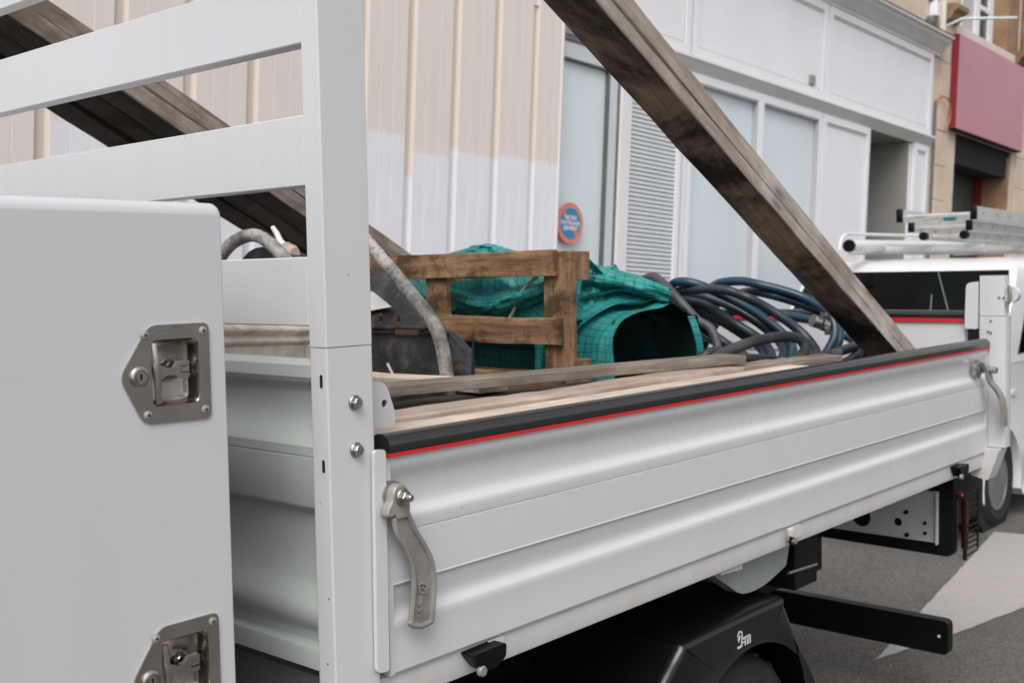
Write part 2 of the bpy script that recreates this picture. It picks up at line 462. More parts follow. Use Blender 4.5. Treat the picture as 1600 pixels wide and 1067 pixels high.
class MB:
    """collects shapes of one mesh"""
    def __init__(s):
        s.v, s.f, s.k = [], [], []
    def add(s, verts, faces, k=0):
        b = len(s.v)
        s.v += [tuple(x) for x in verts]
        s.f += [tuple(i + b for i in f) for f in faces]
        s.k += [k] * len(faces)
        return s
    def box(s, x0, x1, y0, y1, z0, z1, bev=0.0, M4=None, k=0):
        if bev <= 0:
            vs = [(x, y, z) for z in (z0, z1) for y in (y0, y1) for x in (x0, x1)]
            fs = [(0, 2, 3, 1), (4, 5, 7, 6), (0, 1, 5, 4), (2, 6, 7, 3), (0, 4, 6, 2), (1, 3, 7, 5)]
        else:
            bm = bmesh.new()
            bmesh.ops.create_cube(bm, size=1.0)
            for v in bm.verts:
                v.co = Vector(((x0 + x1) / 2 + v.co.x * (x1 - x0), (y0 + y1) / 2 + v.co.y * (y1 - y0), (z0 + z1) / 2 + v.co.z * (z1 - z0)))
            bmesh.ops.bevel(bm, geom=list(bm.edges), offset=bev, segments=1, affect='EDGES', profile=0.5)
            bm.verts.index_update()
            vs = [v.co.copy() for v in bm.verts]
            fs = [tuple(v.index for v in f.verts) for f in bm.faces]
            bm.free()
        if M4 is not None:
            vs = [M4 @ Vector(v) for v in vs]
        return s.add(vs, fs, k)
    def prism(s, poly, axis, a, b, k=0, holes=()):
        """extrude a 2D outline (with holes) between a and b along axis 'x','y' or 'z'"""
        def P(p, t):
            return {'x': (t, p[0], p[1]), 'y': (p[0], t, p[1]), 'z': (p[0], p[1], t)}[axis]
        loops = [list(poly)] + [list(h) for h in holes]
        flat = [p for l in loops for p in l]
        if holes:
            tris = tessellate_polygon([[Vector((p[0], p[1], 0)) for p in l] for l in loops])
        else:
            tris = [tuple(range(len(poly)))]
        N = len(flat)
        vs = [P(p, a) for p in flat] + [P(p, b) for p in flat]
        fs = [tuple(t) for t in tris] + [tuple(i + N for i in reversed(t)) for t in tris]
        st = 0
        for l in loops:
            m = len(l)
            for i in range(m):
                j = (i + 1) % m
                fs.append((st + i, st + j, N + st + j, N + st + i))
            st += m
        return s.add(vs, fs, k)
    def tube(s, pts, r, seg=8, caps=True, k=0):
        pts = [Vector(p) for p in pts]
        N = len(pts)
        rr = r if isinstance(r, (list, tuple)) else [r] * N
        tang = [(pts[min(i + 1, N - 1)] - pts[max(i - 1, 0)]).normalized() for i in range(N)]
        up = Vector((0, 0, 1)) if abs(tang[0].z) < 0.9 else Vector((1, 0, 0))
        nrm = (up - tang[0] * up.dot(tang[0])).normalized()
        vs, fs = [], []
        for i in range(N):
            nrm = (nrm - tang[i] * nrm.dot(tang[i])).normalized()
            bn = tang[i].cross(nrm)
            for j in range(seg):
                a = 2 * math.pi * j / seg
                vs.append(pts[i] + (nrm * math.cos(a) + bn * math.sin(a)) * rr[i])
        for i in range(N - 1):
            for j in range(seg):
                fs.append((i * seg + j, i * seg + (j + 1) % seg, (i + 1) * seg + (j + 1) % seg, (i + 1) * seg + j))
        if caps:
            fs += [tuple(range(seg)), tuple((N - 1) * seg + j for j in reversed(range(seg)))]
        return s.add(vs, fs, k)
    def lathe(s, prof, c, axis, seg=20, k=0, caps=True):
        """prof: (radius, height along axis); axis '+y' etc. gives the height direction"""
        sg = 1 if axis[0] == '+' else -1
        vs, fs = [], []
        for r, h in prof:
            for j in range(seg):
                a = 2 * math.pi * j / seg
                u, w = r * math.cos(a), r * math.sin(a)
                q = {'x': (sg * h, u, w), 'y': (u, sg * h, w), 'z': (u, w, sg * h)}[axis[1]]
                vs.append(Vector(c) + Vector(q))
        m = len(prof)
        for i in range(m - 1):
            for j in range(seg):
                fs.append((i * seg + j, i * seg + (j + 1) % seg, (i + 1) * seg + (j + 1) % seg, (i + 1) * seg + j))
        if caps:
            fs += [tuple(range(seg)), tuple((m - 1) * seg + j for j in reversed(range(seg)))]
        return s.add(vs, fs, k)
    def build(s, name, mat, parent=None, smooth=None):
        return mesh_obj(name, s.v, s.f, mat, parent, smooth, fmats=s.k if any(s.k) else None)

def spline(pts, sub=6):
    pts = [Vector(p) for p in pts]
    out = []
    for i in range(len(pts) - 1):
        p0, p1, p2, p3 = pts[max(i - 1, 0)], pts[i], pts[i + 1], pts[min(i + 2, len(pts) - 1)]
        for k in range(sub):
            t = k / sub
            out.append(0.5 * ((2 * p1) + (p2 - p0) * t + (2 * p0 - 5 * p1 + 4 * p2 - p3) * t * t + (3 * p1 - p0 - 3 * p2 + p3) * t ** 3))
    out.append(pts[-1])
    return out

def rrect(x0, x1, z0, z1, r, seg=4):
    out = []
    for cx, cz, a0 in ((x1 - r, z1 - r, 0), (x0 + r, z1 - r, 90), (x0 + r, z0 + r, 180), (x1 - r, z0 + r, 270)):
        for k in range(seg + 1):
            a = math.radians(a0 + 90 * k / seg)
            out.append((cx + r * math.cos(a), cz + r * math.sin(a)))
    return out

def round_poly(pts, r, seg=4):
    out = []
    N = len(pts)
    for i in range(N):
        p, a, b = Vector(pts[i]), Vector(pts[i - 1]), Vector(pts[(i + 1) % N])
        ri = r[i] if isinstance(r, (list, tuple)) else r
        da, db = (a - p), (b - p)
        ri = min(ri, da.length * 0.45, db.length * 0.45)
        s, e = p + da.normalized() * ri, p + db.normalized() * ri
        for k in range(seg + 1):
            t = k / seg
            q = s * (1 - t) ** 2 + p * 2 * t * (1 - t) + e * t * t
            out.append((q.x, q.y))
    return out

def circle(cx, cz, r, seg=16):
    return [(cx + r * math.cos(2 * math.pi * k / seg), cz + r * math.sin(2 * math.pi * k / seg)) for k in range(seg)]

def text_polys(body, size, cx, cz):
    cu = bpy.data.curves.new('lettering', 'FONT')
    cu.body = body
    cu.size = size
    cu.offset = size * 0.035
    cu.align_x = 'CENTER'
    cu.align_y = 'CENTER'
    ob = bpy.data.objects.new('lettering', cu)
    COL.objects.link(ob)
    dg = bpy.context.evaluated_depsgraph_get()
    me = bpy.data.meshes.new_from_object(ob.evaluated_get(dg))
    vs = [(v.co.x + cx, v.co.y + cz) for v in me.vertices]
    fs = [tuple(p.vertices) for p in me.polygons]
    bpy.data.objects.remove(ob)
    bpy.data.curves.remove(cu)
    bpy.data.meshes.remove(me)
    return vs, fs


# ------------------------------------------------------------------ the setting: road, marking, pavement
def sheet(name, poly, z, mat, parent=None):
    return mesh_obj(name, [(x, y, z) for x, y in poly], [tuple(range(len(poly)))], mat, parent)
tag(sheet('road', [(-300, -300), (300, -300), (300, 300), (-300, 300)], GROUND, M['road']), kind='structure')
def ragged(poly, step=0.05, amp=0.004):
    out = []
    rg = random.Random(5)
    for (x0, y0), (x1, y1) in zip(poly, poly[1:] + poly[:1]):
        L_ = math.hypot(x1 - x0, y1 - y0)
        k_ = max(1, int(L_ / step))
        out += [(x0 + (x1 - x0) * i / k_ + rg.uniform(-amp, amp), y0 + (y1 - y0) * i / k_ + rg.uniform(-amp, amp)) for i in range(k_)]
    return out
tag(sheet('road_marking', ragged([(3.36, 0.55), (4.1, 0.375), (6.35, -0.02), (6.13, 0.955)]), GROUND + 0.004, M['marking']), kind='structure')
pv = MB().box(-12, 40, 3.16, 9.0, GROUND - 0.2, GROUND + 0.12).build('pavement', M['pavement'])
tag(pv, kind='structure')
kb = MB().box(-0.49, 0.49, 3.02, 3.158, GROUND - 0.2, GROUND + 0.13, 0.012)
kb0 = None
for i in range(-8, 24):
    if kb0 is None:
        kb0 = kb.build('kerb_stone', M['kerb'], pv)
        k_ = kb0
    else:
        k_ = kb0.copy()
        COL.objects.link(k_)
    k_.location.x = i * 1.0

# ------------------------------------------------------------------ shopfront (authored in its own frame: x along the facade, y into the building)
RB = Matrix(((0.99854561, 0.01087467, 0.05280542), (-0.00953848, 0.99962956, -0.02549043), (-0.05306306, 0.02494967, 0.99827943)))
BLOC = (0, 4.0, 0)
shop = thing('shopfront', 'white panelled shopfront with whitened windows, louvre and fascia beside the beige cladding', 'shopfront', BLOC, rot=RB)
# carcass behind everything
mb = MB()
mb.box(4.4, 5.93, 0.12, 0.5, -0.3, 3.70)
mb.box(5.93, 10.45, 0.12, 0.5, -0.3, 3.72)
mb.box(11.66, 12.13, 0.02, 0.5, 0.2, 3.72)
mb.box(4.4, 12.13, 0.02, 0.5, 3.86, 4.86)
mb.build('wall', M['shop_white'], shop)
# fascia panels: proud frame strips with a recessed field
def field(name, x0, x1, z0, z1, y, parent, mat_f, mat_l, fr=0.085, bead=0.022, dep=0.022):
    """panel field with a bead round it, both a little back from the surrounding frame"""
    o = MB().box(x0 + fr, x1 - fr, y + dep, y + dep + 0.02, z0 + fr, z1 - fr).build(name, mat_f, parent)
    b = MB()
    b.prism([(x0, z0), (x1, z0), (x1, z1), (x0, z1)], 'y', y, y + dep + 0.02,
            holes=[[(x0 + fr - bead, z0 + fr - bead), (x1 - fr + bead, z0 + fr - bead), (x1 - fr + bead, z1 - fr + bead), (x0 + fr - bead, z1 - fr + bead)]])
    b.build('panel_frame', mat_f, o)
    r = MB()
    for (a, b_, c, d) in ((x0 + fr - bead, x1 - fr + bead, z0 + fr - bead, z0 + fr), (x0 + fr - bead, x1 - fr + bead, z1 - fr, z1 - fr + bead),
                          (x0 + fr - bead, x0 + fr, z0 + fr, z1 - fr), (x1 - fr, x1 - fr + bead, z0 + fr, z1 - fr)):
        r.box(a, b_, y + dep * 0.55, y + dep + 0.018, c, d)
    r.build('panel_bead', mat_l, o)
    return o
for a, b in ((4.45, 6.885), (6.925, 9.375), (9.405, 12.115)):
    field('fascia_panel', a, b, 3.875, 4.835, -0.03, shop, M['shop_white'], M['shop_grey'], 0.10)
for x in (6.905, 9.39):
    MB().box(x - 0.018, x + 0.018, -0.014, 0.02, 3.875, 4.835).build('panel_joint', M['shop_line'], shop)
# moulded ledge under the fascia and the cornice above it
led = [(0.03, 3.862), (-0.075, 3.862), (-0.08, 3.838), (-0.066, 3.832), (-0.05, 3.80), (-0.012, 3.765), (0.0, 3.742), (0.03, 3.742)]
MB().prism(led, 'x', 4.45, 12.17).build('ledge', M['shop_grey'], shop, 35)
cor = [(0.03, 4.84), (-0.035, 4.84), (-0.04, 4.87), (-0.075, 4.90), (-0.085, 4.93), (-0.15, 4.985), (-0.155, 5.02), (-0.19, 5.03), (-0.19, 5.055), (0.03, 5.075)]
MB().prism(cor, 'x', 4.45, 12.31).build('cornice', M['shop_grey'], shop, 35)
MB().prism([(0.03, 5.078), (-0.195, 5.058), (-0.195, 5.068), (0.03, 5.09)], 'x', 4.45, 12.32).build('cornice_flashing', M['gasket'], shop)
# glazed door beside the cladding
dr = MB()
dr.prism([(5.0, 0.2), (5.915, 0.2), (5.915, 3.69), (5.0, 3.69)], 'y', -0.005, 0.12, holes=[[(5.06, 0.3), (5.80, 0.3), (5.80, 3.565), (5.06, 3.565)]])
door = dr.build('door', M['door_frame'], shop)
MB().box(5.05, 5.81, 0.03, 0.05, 0.28, 3.575).build('pane', M['frosted'], door)
g = MB()
g.box(5.785, 5.80, -0.008, 0.028, 0.3, 3.565).box(5.06, 5.785, -0.008, 0.028, 3.55, 3.565).box(5.906, 5.926, -0.012, 0.1, 0.2, 3.70).box(5.0, 5.906, -0.012, 0.1, 3.685, 3.70)
g.build('gasket', M['gasket'], door)
# pilaster, louvred panel
MB().box(5.935, 6.05, -0.03, 0.12, 0.1, 3.74, 0.004).build('pilaster', M['shop_pink'], shop)
lv = MB()
lv.prism([(6.052, 0.3), (6.90, 0.3), (6.90, 3.735), (6.052, 3.735)], 'y', -0.02, 0.1, holes=[[(6.085, 0.5), (6.765, 0.5), (6.765, 3.44), (6.085, 3.44)]])
louv = lv.build('louvre', M['shop_white'], shop)
MB().box(6.08, 6.77, 0.075, 0.095, 0.49, 3.45).build('backing', M['louvre_dark'], louv)
sl = MB()
sl.prism([(-0.004, -0.0135), (0.002, -0.0145), (0.045, 0.016), (0.043, 0.0195), (0.002, 0.0125), (-0.002, 0.0125)], 'x', 6.087, 6.763)
sl0 = None
pitch = 0.0355
zz = 0.53
while zz < 3.42:
    if sl0 is None:
        sl0 = sl.build('slat', M['louvre'], louv, 30)
        o = sl0
    else:
        o = sl0.copy()
        COL.objects.link(o)
    o.location.z = zz
    zz += pitch
MB().box(6.818, 6.832, -0.026, -0.019, 0.3, 3.735).build('joint', M['shop_line'], louv)
# two shop windows
for x0, x1 in ((6.925, 8.125), (8.127, 9.345)):
    w = MB().prism([(x0, 0.6), (x1, 0.6), (x1, 3.74), (x0, 3.74)], 'y', -0.025, 0.08, holes=[[(x0 + 0.05, 0.68), (x1 - 0.05, 0.68), (x1 - 0.05, 3.668), (x0 + 0.05, 3.668)]])
    wo_ = w.build('window', M['shop_white'], shop)
    MB().box(x0 + 0.045, x1 - 0.045, 0.035, 0.055, 0.67, 3.675).build('pane', M['frosted'], wo_)
    g = MB().box(x1 - 0.066, x1 - 0.051, -0.02, 0.034, 0.69, 3.666).box(x0 + 0.05, x1 - 0.067, -0.02, 0.034, 3.652, 3.667)
    g.build('gasket', M['shop_line'], wo_)
MB().box(6.925, 9.345, -0.03, 0.1, 0.15, 0.597).build('window_apron', M['shop_white'], shop)
# blank panel, recessed doorway, end pilaster
field('blank_panel', 9.375, 10.475, 0.2, 3.735, -0.03, shop, M['shop_white'], M['shop_grey'], 0.095)
rc = MB()
rc.box(10.45, 11.66, 0.95, 1.0, 0.0, 3.86).box(10.40, 10.46, 0.10, 0.97, 0.0, 3.86).box(11.62, 11.70, 0.03, 0.97, 0.0, 3.86).box(10.45, 11.66, 0.0, 0.97, 3.745, 3.86)
rc.build('doorway', M['recess_grey'], shop)
d2 = MB().prism([(10.5, 0.3), (11.60, 0.3), (11.60, 3.42), (10.5, 3.42)], 'y', 0.86, 0.93, holes=[[(10.62, 0.5), (11.47, 0.5), (11.47, 3.28), (10.62, 3.28)]]).build('door', M['door_frame'], shop)
MB().box(10.61, 11.48, 0.90, 0.915, 0.49, 3.29).build('pane', M['pale_glass'], d2)
MB().box(11.485, 11.52, 0.845, 0.859, 0.4, 3.35).build('gasket', M['gasket'], d2)
MB().box(10.5, 11.6, 0.88, 0.94, 3.425, 3.74).build('transom_light', M['dark_glass'], shop)
field('end_pilaster', 11.70, 12.10, 0.2, 3.735, -0.03, shop, M['shop_white'], M['shop_grey'], 0.10, 0.03)
MB().box(9.045, 9.145, -0.036, -0.0085, 3.985, 4.075).build('name_plate', M['recess_grey'], shop)

# ------------------------------------------------------------------ beige sheet cladding with white paint rolled over its foot
clad = thing('cladding_wall', 'beige ribbed sheet cladding with its lower part rolled over in white paint', 'cladding', BLOC, rot=RB)
PIT = 0.4005
X0 = 5.108 - 0.335 - PIT * 15
prof = [(0.0, 0.0), (0.018, 0.022), (0.060, 0.022), (0.078, 0.0), (0.176, 0.0), (0.180, 0.0014), (0.184, 0.0), (0.286, 0.0), (0.290, 0.0014), (0.294, 0.0), (PIT, 0.0)]
pv_, pf_, pk_ = [], [], []
for z in (-0.6, 6.2):
    pv_ += [(x, y, z) for x, y in prof]
NP = len(prof)
for i in range(NP - 1):
    pf_.append((i, i + 1, NP + i + 1, NP + i))
    pk_.append(1 if i in (0, 1, 2) else 0)
paint_h = {15: 2.745, 14: 2.74, 13: 2.715, 12: 2.665, 11: 2.755, 10: 2.40, 9: 2.2, 8: 2.35, 7: 2.45, 6: 2.53, 5: 1.7}
groove_h = {15: 2.725, 14: 2.70, 13: 2.72, 12: 2.51, 11: 2.62, 10: 2.3, 9: 2.1, 8: 2.2, 7: 2.0, 6: 2.2}
first = None
for i in range(16):
    if first is None:
        first = mesh_obj('cladding_sheet', pv_, pf_, [M['clad'], M['clad_groove']], clad, fmats=pk_)
        o = first
    else:
        o = first.copy()
        COL.objects.link(o)
    o.location = (X0 + PIT * i + 0.0, -0.085, 0)
    if i == 15:
        o.scale.x = 0.885
    o['paint_height'] = float(paint_h.get(i, 1.9))
    o['groove_height'] = float(groove_h.get(i, 1.8))
MB().box(5.100, 5.116, -0.090, 0.10, -0.6, 6.2, 0.003).build('edge_trim', M['shop_pink'], clad)
MB().box(X0, 5.099, 0.0, 0.3, -0.6, 6.2).build('backing_wall', M['shop_white'], clad)

# round no-parking disc fixed to the glazed door
sg = thing('parking_sign', 'round blue and red no parking disc with white lettering on the glass door', 'sign', BLOC, rot=RB)
cx, cz, rr = 5.352, 2.33, 0.155
MB().prism(circle(cx, cz, rr, 40), 'y', -0.020, -0.014).build('disc', M['sign_red'], sg)
mb = MB()
ri = rr * 0.76
a1, a2 = math.radians(135), math.radians(-45)
hw = 0.0165
d = Vector((math.cos(a2), math.sin(a2)))
nn = Vector((-d.y, d.x))
for sgn in (1, -1):
    pts = []
    base = math.atan2(nn.y * sgn, nn.x * sgn)
    half = math.acos(hw / ri)
    for k in range(25):
        a = base - half + 2 * half * k / 24
        pts.append((cx + ri * math.cos(a), cz + ri * math.sin(a)))
    mb.prism(pts, 'y', -0.0225, -0.0202)
mb.build('blue_field', M['sign_blue'], sg)
for body, dz, sz in (('NE PAS', 0.040, 0.044), ('STATIONNER', 0.0, 0.0375), ('DEVANT', -0.040, 0.044)):
    vs, fs = text_polys(body, sz, cx, cz + dz)
    mesh_obj('lettering', [(x, -0.0236, z) for x, z in vs], fs, M['sign_white'], sg)

# ------------------------------------------------------------------ limestone building with the rose sign box
stone = thing('stone_building', 'limestone building with tall arched window behind the van and above the shopfront', 'building', BLOC, rot=RB)
mb = MB()
mb.prism([(12.132, -0.2), (12.98, -0.2), (12.98, 4.03), (15.06, 4.03), (15.06, -0.2), (24, -0.2), (24, 11), (3, 11), (3, 5.095), (12.132, 5.095)], 'y', 0.0, 0.45,
         holes=[[(12.95, 5.32), (15.1, 5.32), (15.1, 7.6), (14.9, 8.1), (14.02, 8.5), (13.15, 8.1), (12.95, 7.6)]])
mb.build('wall', M['stone'], stone)
# stone courses that can be told apart, a little proud of the bed behind
crs = []
for z0 in (0.2, 0.62, 1.04, 1.46, 1.88, 2.30, 2.72, 3.14, 3.56, 3.98, 4.40, 4.82):
    crs.append((12.36, 12.68, z0, z0 + 0.412))
    crs.append((15.2, 15.75, z0, z0 + 0.412))
    crs.append((15.755, 16.5, z0, z0 + 0.412))
for z0 in (5.1, 5.52, 5.94, 6.36):
    xs = [7.2, 8.1, 9.0, 9.75, 10.6, 11.25, 11.88, 12.1] if int(z0 * 100) % 84 < 42 else [6.9, 7.8, 8.55, 9.4, 10.2, 10.95, 11.6, 12.1]
    for a, b in zip(xs, xs[1:]):
        crs.append((a, b - 0.006, z0, z0 + 0.412))
for a, b, c, d_ in crs:
    q = random.uniform(0, 0.006)
    MB().box(a, b, -0.016 - q, -0.001, c, d_, 0.004).build('ashlar_stone', M['stone'], stone)
# recessed shop entrance under the sign
mb = MB()
mb.box(12.98, 15.06, 0.46, 0.5, -0.2, 3.95)
mb.build('roller_shutter', M['roller'], stone)
MB().box(12.985, 13.22, 0.40, 0.455, -0.1, 3.94).build('door_jamb', M['cream'], stone)
MB().box(14.96, 15.055, 0.02, 0.44, -0.2, 3.94).build('reveal', M['stone_brown'], stone)
MB().box(14.935, 14.957, 0.34, 0.45, -0.2, 3.65).build('red_jamb', M['crimson'], stone)
# tall window above
win = MB().prism([(12.955, 5.33), (15.0, 5.33), (15.0, 8.0), (12.955, 8.0)], 'y', 0.20, 0.26,
                 holes=[[(13.03, 5.42), (13.42, 5.42), (13.42, 7.8), (13.03, 7.8)], [(13.54, 5.42), (14.02, 5.42), (14.02, 7.8), (13.54, 7.8)],
                        [(14.16, 5.42), (14.52, 5.42), (14.52, 5.84), (14.16, 5.84)], [(14.16, 5.90), (14.52, 5.90), (14.52, 7.8), (14.16, 7.8)]]).build('window', M['shop_white'], stone)
MB().box(13.0, 14.1, 0.235, 0.245, 5.4, 7.9).build('pane', M['pale_glass'], win)
MB().box(14.14, 14.60, 0.235, 0.245, 5.4, 7.9).build('pane', M['dark_glass'], win)
MB().box(14.66, 15.098, 0.0, 0.198, 5.33, 8.4).build('reveal', M['stone_brown'], stone)
MB().box(12.75, 14.86, -0.05, 0.19, 5.205, 5.318, 0.006).build('window_sill', M['cream'], stone)
# corbels either side of the sill
for x0, x1 in ((12.42, 12.76), (14.87, 15.6)):
    p = [(0.0, 5.30), (-0.05, 5.31), (-0.10, 5.36), (-0.11, 5.40), (-0.17, 5.43), (-0.18, 5.48), (-0.12, 5.50), (0, 5.51)]
    if x0 > 14:
        p = [(y, z - 0.12) for y, z in p]
    MB().prism([(y - 0.002, z) for y, z in p], 'x', x0, x1).build('corbel', M['stone_brown'], stone, 40)
MB().tube([(15.2, -0.06, 5.1), (15.2, -0.06, 9)], 0.05).build('stone_bead', M['stone_brown'], stone, 50)
# downpipe, cable, junction boxes, pole
MB().tube([(12.235, -0.06, 5.0), (12.235, -0.06, 9.5)], 0.045).build('downpipe', M['cream'], stone, 50)
MB().tube([(12.23, -0.03, 0.4), (12.23, -0.03, 4.30)], 0.014).build('cable', M['gasket'], stone, 50)
MB().box(11.90, 12.02, -0.12, -0.025, 5.24, 5.42, 0.01).build('junction_box', M['shop_white'], stone)
mb = MB().box(11.84, 11.98, -0.10, -0.024, 5.10, 5.235, 0.01)
mb.tube([(11.9, -0.05, 5.42), (11.9, -0.05, 6.6)], 0.03)
mb.build('cable_clamp', M['gasket'], stone, 50)
mb = MB().tube(spline([(12.26, -0.02, 4.30), (12.34, -0.05, 4.36), (12.50, -0.07, 4.36), (12.60, -0.07, 4.24), (12.60, -0.06, 4.10), (12.52, -0.05, 4.0)], 5), 0.010, 6)
mb.build('loose_wire', simple('orange_wire', (0.42, 0.16, 0.07), 0.6), stone, 50)
MB().tube([(12.33, -0.03, 5.19), (12.33, -0.26, 5.27), (12.75, -0.75, 5.30)], 0.017).build('banner_pole', M['door_frame'], stone, 50)

sb = thing('sign_box', 'blank faded rose sign box with dark crimson side over the dark entrance', 'sign', BLOC, rot=RB)
MB().box(12.675, 15.13, -0.110, -0.024, 4.035, 5.18).build('casing', M['crimson'], sb)
MB().box(12.677, 15.13, -0.116, -0.1105, 4.037, 5.178).build('face', M['rose'], sb)
MB().box(12.70, 15.1, -0.109, -0.0225, 4.022, 4.034).build('underside', M['dark_hole'], sb)  # black strip: the shade below the sign put into its colour
MB().box(12.985, 15.055, 0.03, 0.44, 3.66, 4.02).build('recess_shade_block', M['dark_hole'], stone)  # black block added for the shade at the head of the entrance

# ------------------------------------------------------------------ the tipper truck
W = 2.15                                              # width of the load bed
truck = thing('tipper_truck', 'white tipper truck with ribbed drop sides, slatted headboard and tall side toolbox', 'truck', (1.3, W / 2, GROUND))

SIDE = [(0.0, 1.347), (-0.002, 1.338), (-0.001, 1.330), (0.003, 1.320), (0.008, 1.310), (0.012, 1.299), (0.0138, 1.285), (0.0140, 1.268), (0.0130, 1.256), (0.0100, 1.2485),
        (0.0030, 1.2420), (-0.0004, 1.2370), (-0.0012, 1.230), (-0.001, 1.220), (0.0, 1.2105), (0.0016, 1.2095), (0.0016, 1.2080), (0.0, 1.2070), (0.0, 1.140), (0.0, 1.1185), (-0.0006, 1.1175), (-0.0009, 1.1158), (-0.0002, 1.1142), (0.0036, 1.1134), (0.0042, 1.1115),
        (0.0056, 1.100), (0.0080, 1.088), (0.0098, 1.076), (0.0094, 1.066), (0.0066, 1.058), (0.0010, 1.0515), (-0.0010, 1.046), (-0.0012, 1.036), (0.0, 1.024), (0.0, 0.990), (0.0, 0.956), (0.003, 0.951)]
INNER = [(0.034, 0.951), (0.034, 1.347)]
def side_board(y_out, sgn, x0, x1):
    poly = [(y_out + sgn * y, z) for y, z in SIDE + INNER]
    # recess ends are closed by upright end stiles
    o = MB().prism(poly, 'x', x0 + 0.012, x1 - 0.012).build('side_board', M['white'], truck, 28)
    stile = round_poly([(y_out - sgn * 0.001, 0.951), (y_out + sgn * 0.036, 0.951), (y_out + sgn * 0.036, 1.349), (y_out - sgn * 0.001, 1.349)], 0.003, 2)
    MB().prism(stile, 'x', x0, x0 + 0.0118).build('end_stile', M['white'], o)
    MB().prism(stile, 'x', x1 - 0.0118, x1).build('end_stile', M['white'], o)
    cap = [(-0.006, 1.3555), (-0.0085, 1.3565), (-0.0090, 1.360), (-0.0090, 1.3685), (-0.0080, 1.3740), (-0.0050, 1.3795), (0.0, 1.3840), (0.007, 1.3875), (0.014, 1.3885), (0.024, 1.3875), (0.034, 1.383), (0.042, 1.372), (0.042, 1.3555)]
    MB().prism([(y_out + sgn * y, z) for y, z in cap], 'x', x0 + 0.004, x1).build('rubber_rail', M['rubber'], o, 40)
    rs = [(-0.009, 1.348), (-0.0085, 1.355), (0.043, 1.355), (0.043, 1.3475)]
    MB().prism([(y_out + sgn * y, z) for y, z in rs], 'x', x0 + 0.002, x1).build('red_strip', M['red'], o)
    return o
near = side_board(0.0, 1, 0.018, 3.122)
far = side_board(W, -1, 0.018, 3.122)

# front edge flange of the near board
fl = round_poly([(-0.022, 0.972), (0.006, 0.968), (0.010, 1.365), (-0.016, 1.366)], 0.008)
MB().prism(fl, 'y', -0.012, -0.0035).build('end_flange', M['white'], near)

# cast drop-side handle with raised rim
def drop_handle(ox, ymir, parent):
    L = [(0.011, 1.246), (0.019, 1.214), (0.040, 1.182), (0.053, 1.148), (0.0555, 1.115), (0.051, 1.078), (0.046, 1.046)]
    Rr = [(0.044, 1.246), (0.061, 1.214), (0.083, 1.182), (0.100, 1.149), (0.1055, 1.109), (0.101, 1.066), (0.097, 1.040)]
    Ls = [(p.x, p.y) for p in spline([(*p, 0) for p in L], 4)]
    Rs = [(p.x, p.y) for p in spline([(*p, 0) for p in Rr], 4)]
    y0, y1 = -0.020, -0.0275
    def P(p, y):
        return (ox + p[0], y + ymir(p[1]), p[1])
    mb = MB()
    # web: strips between the two edges
    N = len(Ls)
    for a, b in ((0, N - 1),):
        vs = []
        for i in range(N):
            vs += [P(Ls[i], y0), P(Rs[i], y0), P(Ls[i], y1), P(Rs[i], y1)]
        fs = []
        for i in range(N - 1):
            q, r = 4 * i, 4 * i + 4
            fs += [(q, q + 1, r + 1, r), (q + 2, r + 2, r + 3, q + 3), (q, r, r + 2, q + 2), (q + 1, q + 3, r + 3, r + 1)]
        fs += [(0, 2, 3, 1), (4 * (N - 1), 4 * (N - 1) + 1, 4 * (N - 1) + 3, 4 * (N - 1) + 2)]
        mb.add(vs, fs)
    # rims
    rim = [P(p, -0.0275) for p in Ls] + [P(((Ls[-1][0] + Rs[-1][0]) / 2, 1.0365), -0.0275)] + [P(p, -0.0275) for p in reversed(Rs)]
    mb.tube(spline(rim, 2), 0.0056, 8)
    # head round the pivot with its side lug
    head = [(0.046, 1.240), (0.047, 1.262), (0.046, 1.284), (0.039, 1.298), (0.026, 1.305), (0.012, 1.301), (0.005, 1.290), (0.003, 1.274), (-0.006, 1.264), (-0.010, 1.250), (0.000, 1.246), (0.006, 1.250), (0.012, 1.247), (0.014, 1.240)]
    hp = round_poly(head, 0.006)
    M_ = len(hp)
    vs = [P(p, -0.016) for p in hp] + [P(p, -0.030) for p in hp] + [P(((p[0] - 0.024) * 0.90 + 0.024, (p[1] - 1.272) * 0.90 + 1.272), -0.0335) for p in hp]
    fs = [tuple(range(M_))] + [(i, (i + 1) % M_, M_ + (i + 1) % M_, M_ + i) for i in range(M_)] + [(M_ + i, M_ + (i + 1) % M_, 2 * M_ + (i + 1) % M_, 2 * M_ + i) for i in range(M_)] + [tuple(2 * M_ + i for i in reversed(range(M_)))]
    mb.add(vs, fs)
    return mb.build('drop_handle', M['cast'], parent, 40)
drop_handle(0.0, lambda z: 0.0, near)
mb = MB().lathe([(0.024, 0.0), (0.024, 0.015)], (0.023, -0.002, 1.283), '-y', 20)
mb.build('pivot_washer', M['zinc'], near, 40)
mb = MB().lathe([(0.0155, 0.0), (0.0155, 0.004), (0.0135, 0.006)], (0.026, -0.0335, 1.281), '-y', 20)
mb.lathe([(0.0115, 0.006), (0.0115, 0.014), (0.010, 0.0155)], (0.026, -0.0335, 1.281), '-y', 6)
mb.lathe([(0.0065, 0.014), (0.0065, 0.024), (0.005, 0.026)], (0.026, -0.0335, 1.281), '-y', 12)
mb.build('pivot_bolt', M['zinc'], near, 40)
